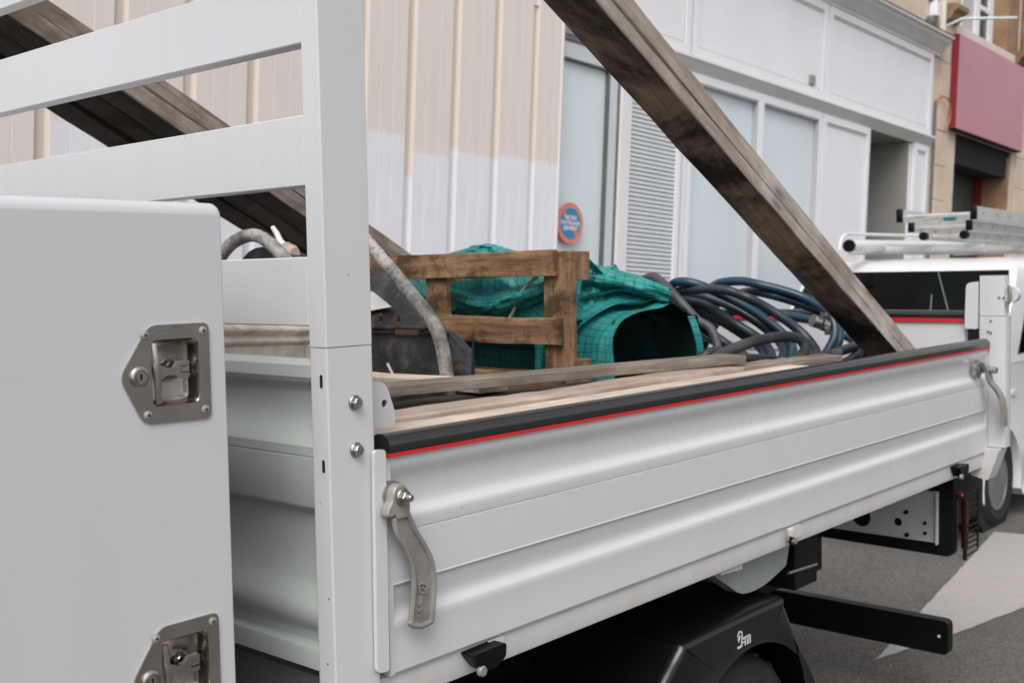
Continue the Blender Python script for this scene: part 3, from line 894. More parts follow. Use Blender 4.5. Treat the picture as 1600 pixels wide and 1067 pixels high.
# raised maker's mark on the handle: reads upwards along the lever
mk = MB()
yy0, yy1 = -0.0274, -0.0322
def bar2(p, q, w, a=yy0, b=yy1, m=None):
    m = mk if m is None else m
    p, q = Vector(p), Vector(q)
    d_ = (q - p).normalized()
    t = Vector((-d_.y, d_.x)) * w / 2
    m.prism([tuple(p + t), tuple(q + t), tuple(q - t), tuple(p - t)], 'y', a, b)
w_ = 0.0040
loop = [(0.0665 + 0.0005, 1.1135), (0.0665, 1.098), (0.0745, 1.098)]
for p, q in zip(loop, loop[1:]):
    bar2(p, q, w_)
arc = [(0.0745 + 0.0085 * math.cos(math.radians(a)), 1.1045 + 0.0095 * math.sin(math.radians(a))) for a in range(-70, 150, 20)]
for p, q in zip(arc, arc[1:]):
    bar2(p, q, w_)
bar2((0.0675, 1.1135), (0.0785, 1.1025), w_)
bar2((0.0690, 1.0945), (0.0685, 1.0800), w_ * 1.2)
bar2((0.0715, 1.0785), (0.0630, 1.0775), w_)
bar2((0.0705, 1.0785), (0.0690, 1.0560), w_)
bar2((0.0695, 1.0670), (0.0620, 1.0665), w_)
bar2((0.0690, 1.0570), (0.0615, 1.0560), w_)
mk.build('maker_mark', M['cast'], near)

# bed floor and sill beam
MB().box(-0.05, 3.118, 0.036, W - 0.036, 0.925, 0.945).build('bed_floor', M['gravel_floor'], truck)
sill = MB().prism(round_poly([(0.010, 0.893), (0.10, 0.893), (0.10, 0.9485), (0.010, 0.9485)], 0.004, 2), 'x', -0.004, 3.12).build('sill', M['sill'], truck, 40)
MB().prism([(W - 0.010, 0.893), (W - 0.10, 0.893), (W - 0.10, 0.9485), (W - 0.010, 0.9485)], 'x', -0.004, 3.12).build('sill', M['sill'], truck)
# folding rope hooks under the near board
def rope_hook(x, open_):
    h = MB()
    if open_:
        h.prism(round_poly([(x - 0.045, 0.944), (x + 0.052, 0.946), (x + 0.050, 0.918), (x + 0.018, 0.903), (x - 0.012, 0.905), (x - 0.03, 0.925)], 0.008), 'y', -0.026, 0.008)
        h.build('rope_hook', M['black'], sill, 50)
        MB().lathe([(0.011, 0), (0.011, 0.006), (0.009, 0.009)], (x - 0.018, -0.020, 0.907), '-y', 14).build('hook_bolt', M['cast'], sill, 40)
        q = MB().prism(round_poly([(x + 0.03, 0.9475), (x + 0.075, 0.9475), (x + 0.075, 0.915), (x + 0.03, 0.905)], 0.006), 'y', 0.002, 0.0095)
        q.build('hook_plate', M['sill'], sill)
        MB().lathe([(0.0035, 0), (0.0035, 0.002)], (x + 0.062, 0.002, 0.931), '-y', 8).build('hook_rivet', M['dark_hole'], sill)
    else:
        h.prism(round_poly([(x - 0.03, 0.947), (x + 0.045, 0.947), (x + 0.05, 0.918), (x - 0.02, 0.908)], 0.008), 'y', -0.004, 0.0095)
        h.prism(round_poly([(x - 0.036, 0.949), (x - 0.014, 0.949), (x - 0.014, 0.925), (x - 0.036, 0.925)], 0.006), 'y', -0.018, -0.0045)
        h.build('rope_hook', M['sill'], sill, 50)
        MB().lathe([(0.013, 0), (0.013, 0.006)], (x - 0.02, -0.005, 0.912), '-y', 14).build('hook_grommet', M['black'], sill, 40)
        MB().lathe([(0.008, 0), (0.008, 0.009)], (x - 0.02, -0.011, 0.912), '-y', 14).build('hook_bolt', M['cast'], sill, 40)
rope_hook(0.252, True)
rope_hook(1.545, False)
rope_hook(2.805, True)

# lower corner post and the slatted headboard above it
XF, XB = -0.107, -0.005
TOPZ = 2.60
for sgn, y0 in ((1, 0.0), (-1, W)):
    ya, yb = sorted((y0, y0 + sgn * 0.045))
    post = MB().prism(round_poly([(XF, ya), (XB, ya), (XB, yb), (XF, yb)], 0.003, 2), 'z', 0.55, 1.5495).build('corner_post', M['white'], truck, 16)
    if sgn == 1:
        for bz in (1.453, 1.371):
            b = MB().lathe([(0.0135, 0.0), (0.0135, 0.003), (0.0115, 0.005)], (-0.049, 0.0, bz), '-y', 18)
            b.lathe([(0.0098, 0.005), (0.0098, 0.0115), (0.0085, 0.013)], (-0.049, 0.0, bz), '-y', 6)
            b.build('hex_bolt', M['zinc'], post, 40)
        for sz in (1.493, 1.348):
            s_ = MB().prism([(y, z) for y, z in rrect(0.0125, 0.0195, sz - 0.0115, sz + 0.0115, 0.0034)], 'x', XF - 0.0006, XF + 0.01)
            s_.build('slot', M['dark_hole'], post)
        for (py, pz) in ((0.020, 1.005), (0.012, 1.12)):
            MB().lathe([(0.0022, 0), (0.0018, 0.0008)], (XF, py, pz), '-x', 7).build('paint_chip', M['gravel_floor'], post)
        # gusset plate bolted inside the corner
        gp = round_poly([(0.004, 1.480), (0.066, 1.478), (0.088, 1.420), (0.088, 1.394), (0.004, 1.392)], [0.004, 0.02, 0.03, 0.006, 0.004])
        MB().prism(gp, 'y', 0.046, 0.051, holes=[circle(0.063, 1.437, 0.0075)]).build('gusset_plate', M['white'], post, 40)
        MB().box(-0.004, 0.010, 0.044, 0.056, 1.394, 1.478, 0.002).build('gusset_plate', M['white'], post)
headf = MB().prism(round_poly([(XF, 0.0), (XB, 0.0), (XB, 0.045), (XF, 0.045)], 0.002, 2), 'z', 1.551, TOPZ).build('headboard_post', M['white'], truck, 16)
MB().prism(round_poly([(XF, W - 0.045), (XB, W - 0.045), (XB, W), (XF, W)], 0.002, 2), 'z', 1.551, TOPZ).build('headboard_post', M['white'], truck, 16)
for z0, z1 in ((1.586, 1.704), (1.824, 1.943), (2.062, 2.184), (2.296, 2.414), (2.50, TOPZ - 0.002)):
    MB().box(XF + 0.0005, XF + 0.034, 0.0455, W - 0.0455, z0, z1, 0.002).build('crossbar', M['white'], headf)
# ribbed front wall of the bed
FRONT = [(0.03, 1.528), (0.004, 1.527), (-0.001, 1.518), (-0.001, 1.497), (0.004, 1.488), (0.018, 1.480), (0.022, 1.470), (0.021, 1.462), (0.024, 1.452), (0.024, 1.425), (0.018, 1.402), (0.006, 1.386), (0.0, 1.376), (0.0, 1.3600), (0.0016, 1.359), (0.0016, 1.3575), (0.0, 1.3565),
         (0.0, 1.274), (0.003, 1.268), (0.018, 1.262), (0.026, 1.250), (0.028, 1.18), (0.026, 1.140), (0.018, 1.118), (0.005, 1.100), (0.0, 1.088), (0.0, 1.068), (0.006, 1.056), (0.018, 1.044), (0.020, 1.036), (0.020, 1.024), (-0.002, 1.020), (-0.004, 1.012), (-0.004, 0.985), (0.03, 0.985)]
MB().prism([(-0.098 + a, z) for a, z in FRONT] , 'y', 0.0455, W - 0.0455).build('front_panel', simple('shade_tinted_panel_white', (0.43, 0.46, 0.44), 0.4, 0, 0.03, 3), truck, 28)  # white panel: gap shade and its green tint put into the colour
MB().box(-0.085, -0.05, 0.0455, W - 0.0455, 0.60, 0.965).build('front_crossmember', simple('dark_grey_crossmember_paint', (0.10, 0.105, 0.10), 0.6), truck)
MB().box(-0.94, -0.09, 0.30, W - 0.30, 0.68, 0.72).build('bounce_blocker', M['chassis'], truck)  # unseen plate, added to keep light bounced off the road out of the gap

# tall side toolbox between cab and bed, edges rolled over, two recessed latches
bx0, bx1, bz0, bz1, by1 = -0.95, -0.3035, 0.50, 1.786, 2.10
bev, cr = 0.019, 0.010
latch_z = (0.0, -0.448)
holes = [rrect(-0.4385, -0.3555, 1.4825 + dz, 1.5838 + dz, 0.010) for dz in latch_z]
tb = MB()
outer = rrect(bx0 + bev, bx1 - 0.006, bz0 + bev, bz1 - bev, cr)
tris_loops = [outer] + holes
flat = [p for l in tris_loops for p in l]
tr = tessellate_polygon([[Vector((p[0], p[1], 0)) for p in l] for l in tris_loops])
tb.add([(p[0], 0.0, p[1]) for p in flat], [tuple(t) for t in tr])
loops = []
for k in range(6):
    a = math.radians(90 * k / 5)
    off = 1 - math.sin(a)
    loops.append(([(x, z) for x, z in rrect(bx0 + bev * off, bx1 - 0.006 * off, bz0 + bev * off, bz1 - bev * off, cr + 0.003 * (1 - off))], bev * (1 - math.cos(a))))
loops.append((loops[-1][0], by1))
n0 = len(loops[0][0])
vs, fs = [], []
for lp, y in loops:
    vs += [(x, y, z) for x, z in lp]
for i in range(len(loops) - 1):
    for j in range(n0):
        fs.append((i * n0 + j, i * n0 + (j + 1) % n0, (i + 1) * n0 + (j + 1) % n0, (i + 1) * n0 + j))
fs.append(tuple((len(loops) - 1) * n0 + j for j in range(n0)))
tb.add(vs, fs)
box_o = tb.build('toolbox', M['white_box'], truck, 30)
for dz in latch_z:
    outl = round_poly([(-0.4385, 1.604 + dz), (-0.3375, 1.604 + dz), (-0.3375, 1.4575 + dz), (-0.4525, 1.4600 + dz), (-0.4885, 1.530 + dz)], [0.014, 0.012, 0.012, 0.016, 0.016], 5)
    hole = rrect(-0.4370, -0.3570, 1.4840 + dz, 1.5823 + dz, 0.009)
    MB().prism(outl, 'y', -0.0032, -0.0002, holes=[hole]).build('latch_plate', M['steel'], box_o, 35)
    # pressed pan behind the plate
    pan = MB()
    lps = [(rrect(-0.4375, -0.3565, 1.4835 + dz, 1.5828 + dz, 0.0095), -0.0022), (rrect(-0.435, -0.359, 1.486 + dz, 1.580 + dz, 0.009), 0.002), (rrect(-0.4325, -0.3615, 1.489 + dz, 1.577 + dz, 0.008), 0.021), (rrect(-0.427, -0.367, 1.4945 + dz, 1.5715 + dz, 0.006), 0.025)]
    m_ = len(lps[0][0])
    vs = [(x, y, z) for lp, y in lps for x, z in lp]
    fs = [(i * m_ + j, i * m_ + (j + 1) % m_, (i + 1) * m_ + (j + 1) % m_, (i + 1) * m_ + j) for i in range(3) for j in range(m_)]
    fs.append(tuple(3 * m_ + j for j in range(m_)))
    pan.add(vs, fs)
    pan.build('latch_pan', M['steel_pan'], box_o, 35)
    for rx, rz in ((-0.4465, 1.5895), (-0.3485, 1.5915), (-0.3480, 1.4715), (-0.4455, 1.4725)):
        MB().lathe([(0.0070, 0.0031), (0.0068, 0.0046), (0.0050, 0.0062), (0.0024, 0.0066), (0.0020, 0.0054)], (rx, 0.0, rz + dz), '-y', 14).build('rivet', M['cast'], box_o, 40)
        MB().lathe([(0.0017, 0.0056), (0.0014, 0.0069)], (rx + 0.0006, 0.0, rz + dz), '-y', 8).build('rivet_core', M['dark_hole'], box_o)
    lk = MB().lathe([(0.0150, 0.0031), (0.0150, 0.0060), (0.0125, 0.0085), (0.0105, 0.0088), (0.0100, 0.0072), (0.0085, 0.0072), (0.0082, 0.0090)], (-0.4575, 0.0, 1.530 + dz), '-y', 22)
    lk.build('lock_cylinder', M['zinc'], box_o, 40)
    MB().box(-0.4590, -0.4560, -0.0098, -0.0088, 1.5255 + dz, 1.5345 + dz).build('keyway', M['dark_hole'], box_o)
    th = MB().tube([(-0.4325, -0.0035, 1.577 + dz), (-0.4318, -0.0055, 1.556 + dz), (-0.4302, -0.006, 1.530 + dz), (-0.4288, -0.0055, 1.505 + dz), (-0.4278, -0.0035, 1.4880 + dz)], [0.0044, 0.0050, 0.0052, 0.0050, 0.0044], 10)
    th.build('t_handle', M['steel'], box_o, 50)
    st = MB()
    st.prism(round_poly([(-0.4250, 1.546 + dz), (-0.4130, 1.5395 + dz), (-0.398, 1.540 + dz), (-0.392, 1.548 + dz), (-0.374, 1.549 + dz), (-0.374, 1.5425 + dz), (-0.388, 1.5415 + dz), (-0.390, 1.5305 + dz), (-0.374, 1.5305 + dz), (-0.374, 1.524 + dz), (-0.392, 1.523 + dz), (-0.399, 1.5285 + dz), (-0.413, 1.5285 + dz), (-0.4245, 1.521 + dz)], 0.0015, 2), 'y', -0.004, 0.006)
    st.build('handle_shank', M['steel'], box_o, 40)
    MB().lathe([(0.0155, -0.0245), (0.0150, -0.018), (0.0105, -0.0125)], (-0.392, 0.0, 1.537 + dz), '-y', 20).build('spindle_boss', M['steel'], box_o, 40)
    MB().box(-0.3865, -0.3720, -0.002, 0.012, 1.5310 + dz, 1.5410 + dz, 0.0015).build('spindle_nut', M['zinc'], box_o)

# rear corner post, tailgate with its own rubber, rear handle
rp = MB()
rp.prism(round_poly([(3.128, -0.058), (3.19, -0.058), (3.19, 0.034), (3.128, 0.034)], 0.004, 2), 'z', 1.475, 1.628)
rp.prism(round_poly([(3.128, -0.064), (3.195, -0.064), (3.195, 0.034), (3.128, 0.034)], 0.004, 2), 'z', 0.972, 1.473)
rear = rp.build('rear_post', M['white'], truck, 40)
MB().prism(round_poly([(0.036, 1.425), (0.082, 1.425), (0.082, 1.470), (0.078, 1.600), (0.036, 1.606)], [0.003, 0.006, 0.006, 0.018, 0.003]), 'x', 3.11, 3.127).build('latch_tab', M['white'], rear, 40)
MB().prism(circle(-0.076, 1.555, 0.030, 18), 'x', 3.14, 3.18).build('latch_cam', M['white'], rear, 40)
MB().tube([(3.13, -0.074, 1.59), (3.13, -0.080, 1.55), (3.13, -0.072, 1.52)], 0.007).build('latch_spring', M['zinc'], rear, 50)
for yy, zz2 in ((-0.040, 1.545), (-0.056, 1.543), (-0.01, 1.455), (0.0, 1.415), (-0.01, 1.41)):
    MB().lathe([(0.005, 0), (0.004, 0.004)], (3.128, yy, zz2), '-x', 8).build('rivet', M['zinc'], rear)
MB().prism(round_poly([(-0.055, 0.969), (0.06, 0.969), (0.052, 0.86), (-0.012, 0.845)], 0.008), 'x', 3.10, 3.19).build('corner_bracket', M['sill'], truck, 40)
MB().box(3.100, 3.150, W - 0.09, W + 0.0, 0.93, 1.62, 0.004).build('rear_post', M['white'], truck)
tg = MB()
tg.prism([(3.132, 0.95), (3.165, 0.95), (3.165, 1.448), (3.132, 1.448), (3.132, 1.32), (3.138, 1.31), (3.138, 1.16), (3.132, 1.15)], 'y', 0.09, W - 0.095)
tailg = tg.build('tailgate', M['white'], truck, 30)
MB().prism([(3.124, 1.4645), (3.124, 1.478), (3.136, 1.492), (3.155, 1.494), (3.170, 1.480), (3.170, 1.4645)], 'y', 0.09, W - 0.10).build('rubber_rail', M['rubber'], tailg, 40)
MB().box(3.122, 3.172, 0.09, W - 0.10, 1.4485, 1.464).build('red_strip', M['red'], tailg)
MB().box(3.1305, 3.134, 0.612, 0.618, 0.96, 1.447).build('weld_seam', M['plate_grey'], tailg)
# rear handle on the near board, seen almost edge on
rh = MB()
path = spline([(3.018, -0.018, 1.305), (3.030, -0.030, 1.280), (3.045, -0.034, 1.235), (3.068, -0.058, 1.19), (3.082, -0.070, 1.14), (3.088, -0.072, 1.06)], 5)
for i in range(len(path) - 1):
    pass
hw_ = [0.018] * len(path)
vs, fs = [], []
for i, p in enumerate(path):
    h_ = 0.020 if i < 8 else 0.024
    vs += [p + Vector((-h_, 0.004, 0)), p + Vector((h_, 0.004, 0)), p + Vector((h_, -0.008, 0)), p + Vector((-h_, -0.008, 0))]
for i in range(len(path) - 1):
    for j in range(4):
        fs.append((4 * i + j, 4 * i + (j + 1) % 4, 4 * i + 4 + (j + 1) % 4, 4 * i + 4 + j))
fs += [(0, 1, 2, 3), tuple(4 * (len(path) - 1) + j for j in (3, 2, 1, 0))]
rh.add(vs, fs)
rh.build('drop_handle', M['cast'], near, 40)
mb = MB().lathe([(0.034, 0.0), (0.034, 0.014), (0.030, 0.016)], (2.985, -0.002, 1.282), '-y', 18)
mb.build('pivot_washer', M['zinc'], near, 40)
mb = MB().lathe([(0.012, 0.0), (0.012, 0.062)], (3.03, -0.004, 1.276), '-y', 10)
mb.build('pivot_bolt', M['zinc'], near, 40)

# chassis: rails, crossmembers, mudguard and wheel, lamp board, underrun bar
ch = MB().box(-3.2, 3.0, 0.62, 0.70, 0.42, 0.62, 0.006).box(-3.2, 3.0, W - 0.70, W - 0.62, 0.42, 0.62, 0.006)
for x in (0.2, 1.0, 1.9, 2.8):
    ch.box(x, x + 0.08, 0.702, W - 0.702, 0.45, 0.60)
ch.box(0.0, 3.05, 0.42, 0.52, 0.70, 0.923, 0.004).box(0.0, 3.05, W - 0.52, W - 0.42, 0.70, 0.923, 0.004)
ch.build('chassis_rail', M['chassis'], truck)
WC = (1.335, 0.285)
mg = MB()
out_ = [(0.70, 0.20), (0.74, 0.42), (0.84, 0.62), (0.98, 0.745), (1.02, 0.757), (1.46, 0.757), (1.50, 0.742), (1.585, 0.60), (1.645, 0.46), (1.695, 0.30), (1.71, 0.20)]
inn = [(WC[0] + 0.375 * math.cos(a), WC[1] + 0.375 * math.sin(a)) for a in [math.radians(-13 + i * (206 / 24)) for i in range(25)]]
y0, y1 = 0.0, 0.30
# rounded outer edge: face ring, rolled shoulder, crown
def mg_poly(s):
    c = Vector((1.25, 0.45))
    return [tuple(c + (Vector(p) - c) * s) for p in out_]
o3 = [Vector((*p, 0)) for p in out_]
ring = spline(o3, 3)
K = len(ring)
innr = [(WC[0] + 0.375 * math.cos(a), WC[1] + 0.375 * math.sin(a)) for a in [math.radians(193 - i * (206 / (K - 1))) for i in range(K)]]
vs, fs = [], []
c_ = Vector((1.22, 0.40, 0))
rows = []
rows.append([(p[0], 0.03, p[1]) for p in innr])
rows.append([(p[0] + (p[0] - WC[0]) * 0.0, 0.006, p[1]) for p in innr])
rows.append([(WC[0] + (p[0] - WC[0]) * 1.03, 0.0, WC[1] + (p[1] - WC[1]) * 1.03) for p in innr])
for s_, y in ((0.955, 0.0), (0.972, 0.002), (0.985, 0.007), (0.995, 0.016), (1.0, 0.030), (1.0, 0.40)):
    rows.append([((c_ + (q - c_) * s_).x, y, (c_ + (q - c_) * s_).y) for q in ring])
for r_ in rows:
    vs += r_
for i in range(len(rows) - 1):
    for j in range(K - 1):
        fs.append((i * K + j, i * K + j + 1, (i + 1) * K + j + 1, (i + 1) * K + j))
mud = mesh_obj('mudguard', vs, fs, simple('black_mudguard_plastic', (0.003, 0.0034, 0.0034), 0.24, 0, 0.2, 8, 0.03, 200, 0.5), truck, 50)
# printed maker's mark on the mudguard
lg = MB()
lx, lz = 1.238, 0.693
def lb(p, q, w):
    k_ = 0.62
    bar2((lx + p[0] * k_, lz + p[1] * k_), (lx + q[0] * k_, lz + q[1] * k_), w * k_, -0.0010, 0.0008, lg)
arc = [(0.020 + 0.018 * math.cos(math.radians(a)), 0.030 + 0.017 * math.sin(math.radians(a))) for a in range(-30, 212, 22)]
for p, q in zip(arc, arc[1:]):
    lb(p, q, 0.007)
lb((0.004, 0.022), (0.010, 0.004), 0.007)
lb((0.010, 0.004), (0.020, 0.032), 0.006)
lb((0.000, -0.018), (0.034, -0.018), 0.009)
lb((0.034, -0.022), (0.034, 0.020), 0.009)
lb((0.034, 0.012), (0.104, 0.012), 0.009)
lb((0.034, -0.006), (0.062, -0.006), 0.007)
for xx in (0.065, 0.085, 0.104):
    lb((xx, 0.014), (xx, -0.022), 0.009)
lg.build('maker_mark', M['logo'], mud)
def wheel(name, cx, cy, cz, R, wdt, sgn, parent, rim_mat):
    """tyre and rim; sgn is the direction of the outer face along y"""
    t = MB()
    pr_ = [(R * 0.60, 0), (R * 0.66, 0.004), (R * 0.80, -0.012), (R * 0.93, 0.004), (R * 0.985, 0.022), (R, 0.045), (R, wdt - 0.045), (R * 0.985, wdt - 0.022), (R * 0.62, wdt)]
    t.lathe(pr_, (cx, cy, cz), '+y' if sgn < 0 else '-y', 40, caps=False)
    for k in range(44):                           # tread blocks
        a_ = 2 * math.pi * k / 44
        R4 = Matrix.Translation((cx, cy, cz)) @ Matrix.Rotation(a_, 4, 'Y')
        y_ = (0.03, wdt * 0.5 - 0.008) if k % 2 else (wdt * 0.5 + 0.004, wdt - 0.03)
        if sgn > 0:
            y_ = (-y_[1], -y_[0])
        t.box(-0.013, 0.013, y_[0], y_[1], R - 0.004, R + 0.006, 0, R4)
    to = t.build(name, M['tyre'], parent, 35)
    r_ = MB()
    r_.lathe([(R * 0.62, 0.004), (R * 0.62, -0.002), (R * 0.58, 0.0), (R * 0.55, 0.022), (R * 0.50, 0.055), (R * 0.40, 0.052), (R * 0.30, 0.040), (R * 0.20, 0.038), (R * 0.18, 0.020), (R * 0.06, 0.018)], (cx, cy, cz), '+y' if sgn < 0 else '-y', 32)
    ro = r_.build('rim', rim_mat, to, 35)
    return to
wheel('wheel', WC[0], 0.045, WC[1], 0.328, 0.20, -1, truck, M['plate_grey'])
wheel('wheel', WC[0], W - 0.045, WC[1], 0.333, 0.20, 1, truck, M['plate_grey'])
wheel('wheel', -2.35, 0.10, WC[1], 0.333, 0.20, -1, truck, M['plate_grey'])
wheel('wheel', -2.35, W - 0.10, WC[1], 0.333, 0.20, 1, truck, M['plate_grey'])
# grey bracket under the sill, black box behind it
MB().prism(round_poly([(1.20, 0.885), (1.64, 0.875), (1.62, 0.812), (1.50, 0.783), (1.42, 0.779), (1.36, 0.786), (1.22, 0.868)], [0.005, 0.005, 0.01, 0.05, 0.05, 0.05, 0.01]), 'y', 0.06, 0.10).build('mudguard_bracket', M['grey_paint'], truck, 40)
MB().box(1.72, 1.86, 0.08, 0.20, 0.71, 0.889, 0.006).build('tool_socket', M['chassis'], truck)
MB().tube([(1.62, 0.055, 0.790), (1.79, 0.05, 0.782)], 0.005).build('stay_rod', M['zinc'], truck, 50)
MB().prism(round_poly([(1.19, 0.896), (1.30, 0.890), (1.30, 0.875), (1.19, 0.882)], 0.003), 'y', 0.02, 0.06).build('bracket_clip', M['plate_grey'], truck)
lp = MB().prism([(0.145, 0.60), (0.62, 0.60), (0.62, 0.80), (0.145, 0.80)], 'x', 3.0, 3.006, holes=[circle(0.452, 0.663, 0.040, 18), circle(0.300, 0.662, 0.017, 14)]).build('lamp_board', M['plate_grey'], truck)
MB().box(2.985, 3.0065, 0.1405, 0.1448, 0.595, 0.80).box(2.985, 3.0065, 0.1449, 0.19, 0.796, 0.8005).build('board_flange', M['logo'], lp)
for yy, zz2, r_ in ((0.265, 0.706, 0.009), (0.262, 0.616, 0.009), (0.19, 0.672, 0.007), (0.19, 0.632, 0.007)):
    MB().lathe([(r_, 0), (r_, 0.006)], (3.0, yy, zz2), '-x', 10).build('lamp_screw', M['chassis'], lp)
MB().prism(round_poly([(0.085, 0.55), (0.66, 0.555), (0.66, 0.86), (0.085, 0.86)], [0.03, 0.01, 0.01, 0.02]), 'x', 3.008, 3.05).build('lamp_backing', M['chassis'], lp, 40)
MB().prism(rrect(0.10, 0.60, 0.575, 0.775, 0.03), 'x', 3.052, 3.10).build('tail_lamp', M['tail_red'], lp, 40)
rd = MB().tube(spline([(3.06, 0.085, 0.79), (3.06, 0.066, 0.775), (3.06, 0.060, 0.74), (3.06, 0.060, 0.58)], 5), 0.014, 8)
rd.build('tail_lamp_edge', M['tail_red'], lp, 50)
gd = MB()
for zz2 in (0.805, 0.788, 0.762, 0.735, 0.68, 0.658, 0.635, 0.615, 0.595, 0.57):
    gd.tube([(3.02, 0.045, zz2 - 0.012), (3.16, 0.045, zz2 - 0.012)], 0.0035, 6)
gd.tube([(3.02, 0.045, 0.545), (3.02, 0.045, 0.80)], 0.008, 6).tube([(3.16, 0.045, 0.565), (3.16, 0.045, 0.80)], 0.004, 6)
gd.build('lamp_guard', M['chassis'], lp)
MB().prism(rrect(0.10, W - 0.10, 0.165, 0.298, 0.02), 'x', 3.0, 3.05).build('underrun_bar', M['black'], truck, 40)
MB().lathe([(0.006, 0), (0.005, 0.003)], (3.0, 0.135, 0.235), '-x', 10).build('bar_screw', M['logo'], truck)
for ya_ in (0.98, W - 0.70):
    MB().box(3.052, 3.09, ya_, ya_ + 0.08, 0.18, 0.45).build('underrun_bracket', M['chassis'], truck)
# cab in front of the toolbox (left of the frame)
cabp = [(-1.05, 0.42), (-1.05, 2.05), (-1.25, 2.22), (-2.1, 2.22), (-2.45, 2.12), (-3.0, 1.42), (-3.55, 1.18), (-3.70, 0.95), (-3.70, 0.35), (-2.78, 0.35), (-2.72, 0.62), (-2.35, 0.72), (-1.98, 0.62), (-1.92, 0.42)]
cab = MB().prism(round_poly(cabp, 0.06), 'y', 0.10, W - 0.10).build('cab', M['white'], truck, 35)
for sgn, yy in ((-1, 0.10), (1, W - 0.10)):
    MB().prism(round_poly([(-1.30, 1.38), (-1.30, 1.98), (-2.05, 2.02), (-2.30, 1.95), (-2.78, 1.42)], 0.05), 'y', yy - 0.004, yy + 0.004).build('side_window', M['van_glass'], cab)
MB().prism([(-3.0, 1.44), (-2.47, 2.09), (-2.49, 2.11), (-3.03, 1.46)], 'y', 0.22, W - 0.22).build('windscreen', M['van_glass'], cab)

# ------------------------------------------------------------------ the load
from mathutils import noise as mnoise
def plank(name, label, p0, p1, w, h, mat, group=None, cat='plank', roll=0.0, seed=0, warp=0.002, under=None, nst=14, parent=None, chip=0.004):
    """sawn board from p0 to p1: centre line of its underside; local X along the grain"""
    p0, p1 = Vector(p0), Vector(p1)
    d_ = p1 - p0
    L = d_.length
    X = d_.normalized()
    Y = Vector((0, 0, 1)).cross(X).normalized()
    Z = X.cross(Y)
    rng = random.Random(seed)
    c = min(w, h) * 0.07
    vs, fs, km = [], [], []
    sec = [(-w / 2 + c, 0), (w / 2 - c, 0), (w / 2, c), (w / 2, h - c), (w / 2 - c, h), (-w / 2 + c, h), (-w / 2, h - c), (-w / 2, c)]
    for i in range(nst + 1):
        t = i / nst
        dy = warp * mnoise.noise(Vector((t * 3, seed, 0.3))) * 2
        dz = warp * mnoise.noise(Vector((t * 3, seed, 5.3))) * 2
        for a, b in sec:
            vs.append((t * L, a + dy + rng.uniform(-1, 1) * chip * 0.25, b + dz + rng.uniform(-1, 1) * chip * 0.25))
    for i in range(nst):
        for j in range(8):
            fs.append((8 * i + j, 8 * i + (j + 1) % 8, 8 * i + 8 + (j + 1) % 8, 8 * i + 8 + j))
            km.append(1 if j == 0 else 0)
    fs += [tuple(range(8)), tuple(8 * nst + j for j in reversed(range(8)))]
    km += [0, 0]
    o = mesh_obj(name, vs, fs, [mat, under or mat], None, 25, fmats=km)
    R3 = Matrix((X, Y, Z)).transposed() @ Matrix.Rotation(roll, 3, 'X')
    o.matrix_world = Matrix.Translation(p0) @ R3.to_4x4()
    if parent:
        mw = o.matrix_world.copy()
        o.parent = parent
        o.matrix_local = Matrix.Translation(-ORG[parent.name]) @ mw
        ORG[o.name] = ORG[parent.name]
    elif label:
        tag(o, label, cat, group)
    return o

# pair of long boards leaning from the headboard down to the tailgate
L0, T0 = Vector((2.57, 0.12, 1.36)), Vector((-0.03, -0.01, 2.62))
Db = (L0 - T0).normalized()
Yb = Vector((0, 0, 1)).cross(Db).normalized()
Zb = Db.cross(Yb)
a0, a1 = T0 - Db * 0.55, L0 + Db * 0.52
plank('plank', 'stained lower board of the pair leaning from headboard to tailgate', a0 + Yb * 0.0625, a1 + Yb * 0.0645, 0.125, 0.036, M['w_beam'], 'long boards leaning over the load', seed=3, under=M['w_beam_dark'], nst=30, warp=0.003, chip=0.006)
plank('plank', 'thicker grey upper board of the pair leaning from headboard to tailgate', a0 + Yb * 0.063 + Zb * 0.0375, a1 + Yb * 0.0620 + Zb * 0.0375, 0.122, 0.052, M['w_beam'], 'long boards leaning over the load', seed=9, nst=30, warp=0.003, chip=0.006)

# bundle of weathered planks seen from below behind the headboard bars
bd = Vector((1, 0, -0.517)).normalized()
def bpt(x, y, dz=0.0):
    return Vector((x, y, 2.60 - 0.517 * (x + 0.05) + dz))
bun = [('lower grey edged board nearest the camera in the dark bundle behind the headboard', 1.905, 0.0, 0.150, 0.055, -0.5, 2.9, 'w_bundle_side'),
       ('upper brown board on top of the dark bundle behind the headboard', 1.905, 0.063, 0.145, 0.062, -0.4, 2.8, 'w_bundle_side'),
       ('middle dark board in the underside of the bundle behind the headboard', 2.062, 0.004, 0.150, 0.050, -0.55, 2.2, 'w_bundle'),
       ('farthest dark board in the underside of the bundle behind the headboard', 2.220, -0.004, 0.155, 0.050, -0.45, 2.15, 'w_bundle')]
for i, (lb_, y, dz, w_, h_, xa, xb, mk_) in enumerate(bun):
    plank('plank', lb_, bpt(xa, y, dz), bpt(xb, y, dz), w_, h_, M[mk_], 'bundled planks leaning behind the headboard', seed=20 + i, under=M['w_bundle'], nst=26, warp=0.005, chip=0.008)

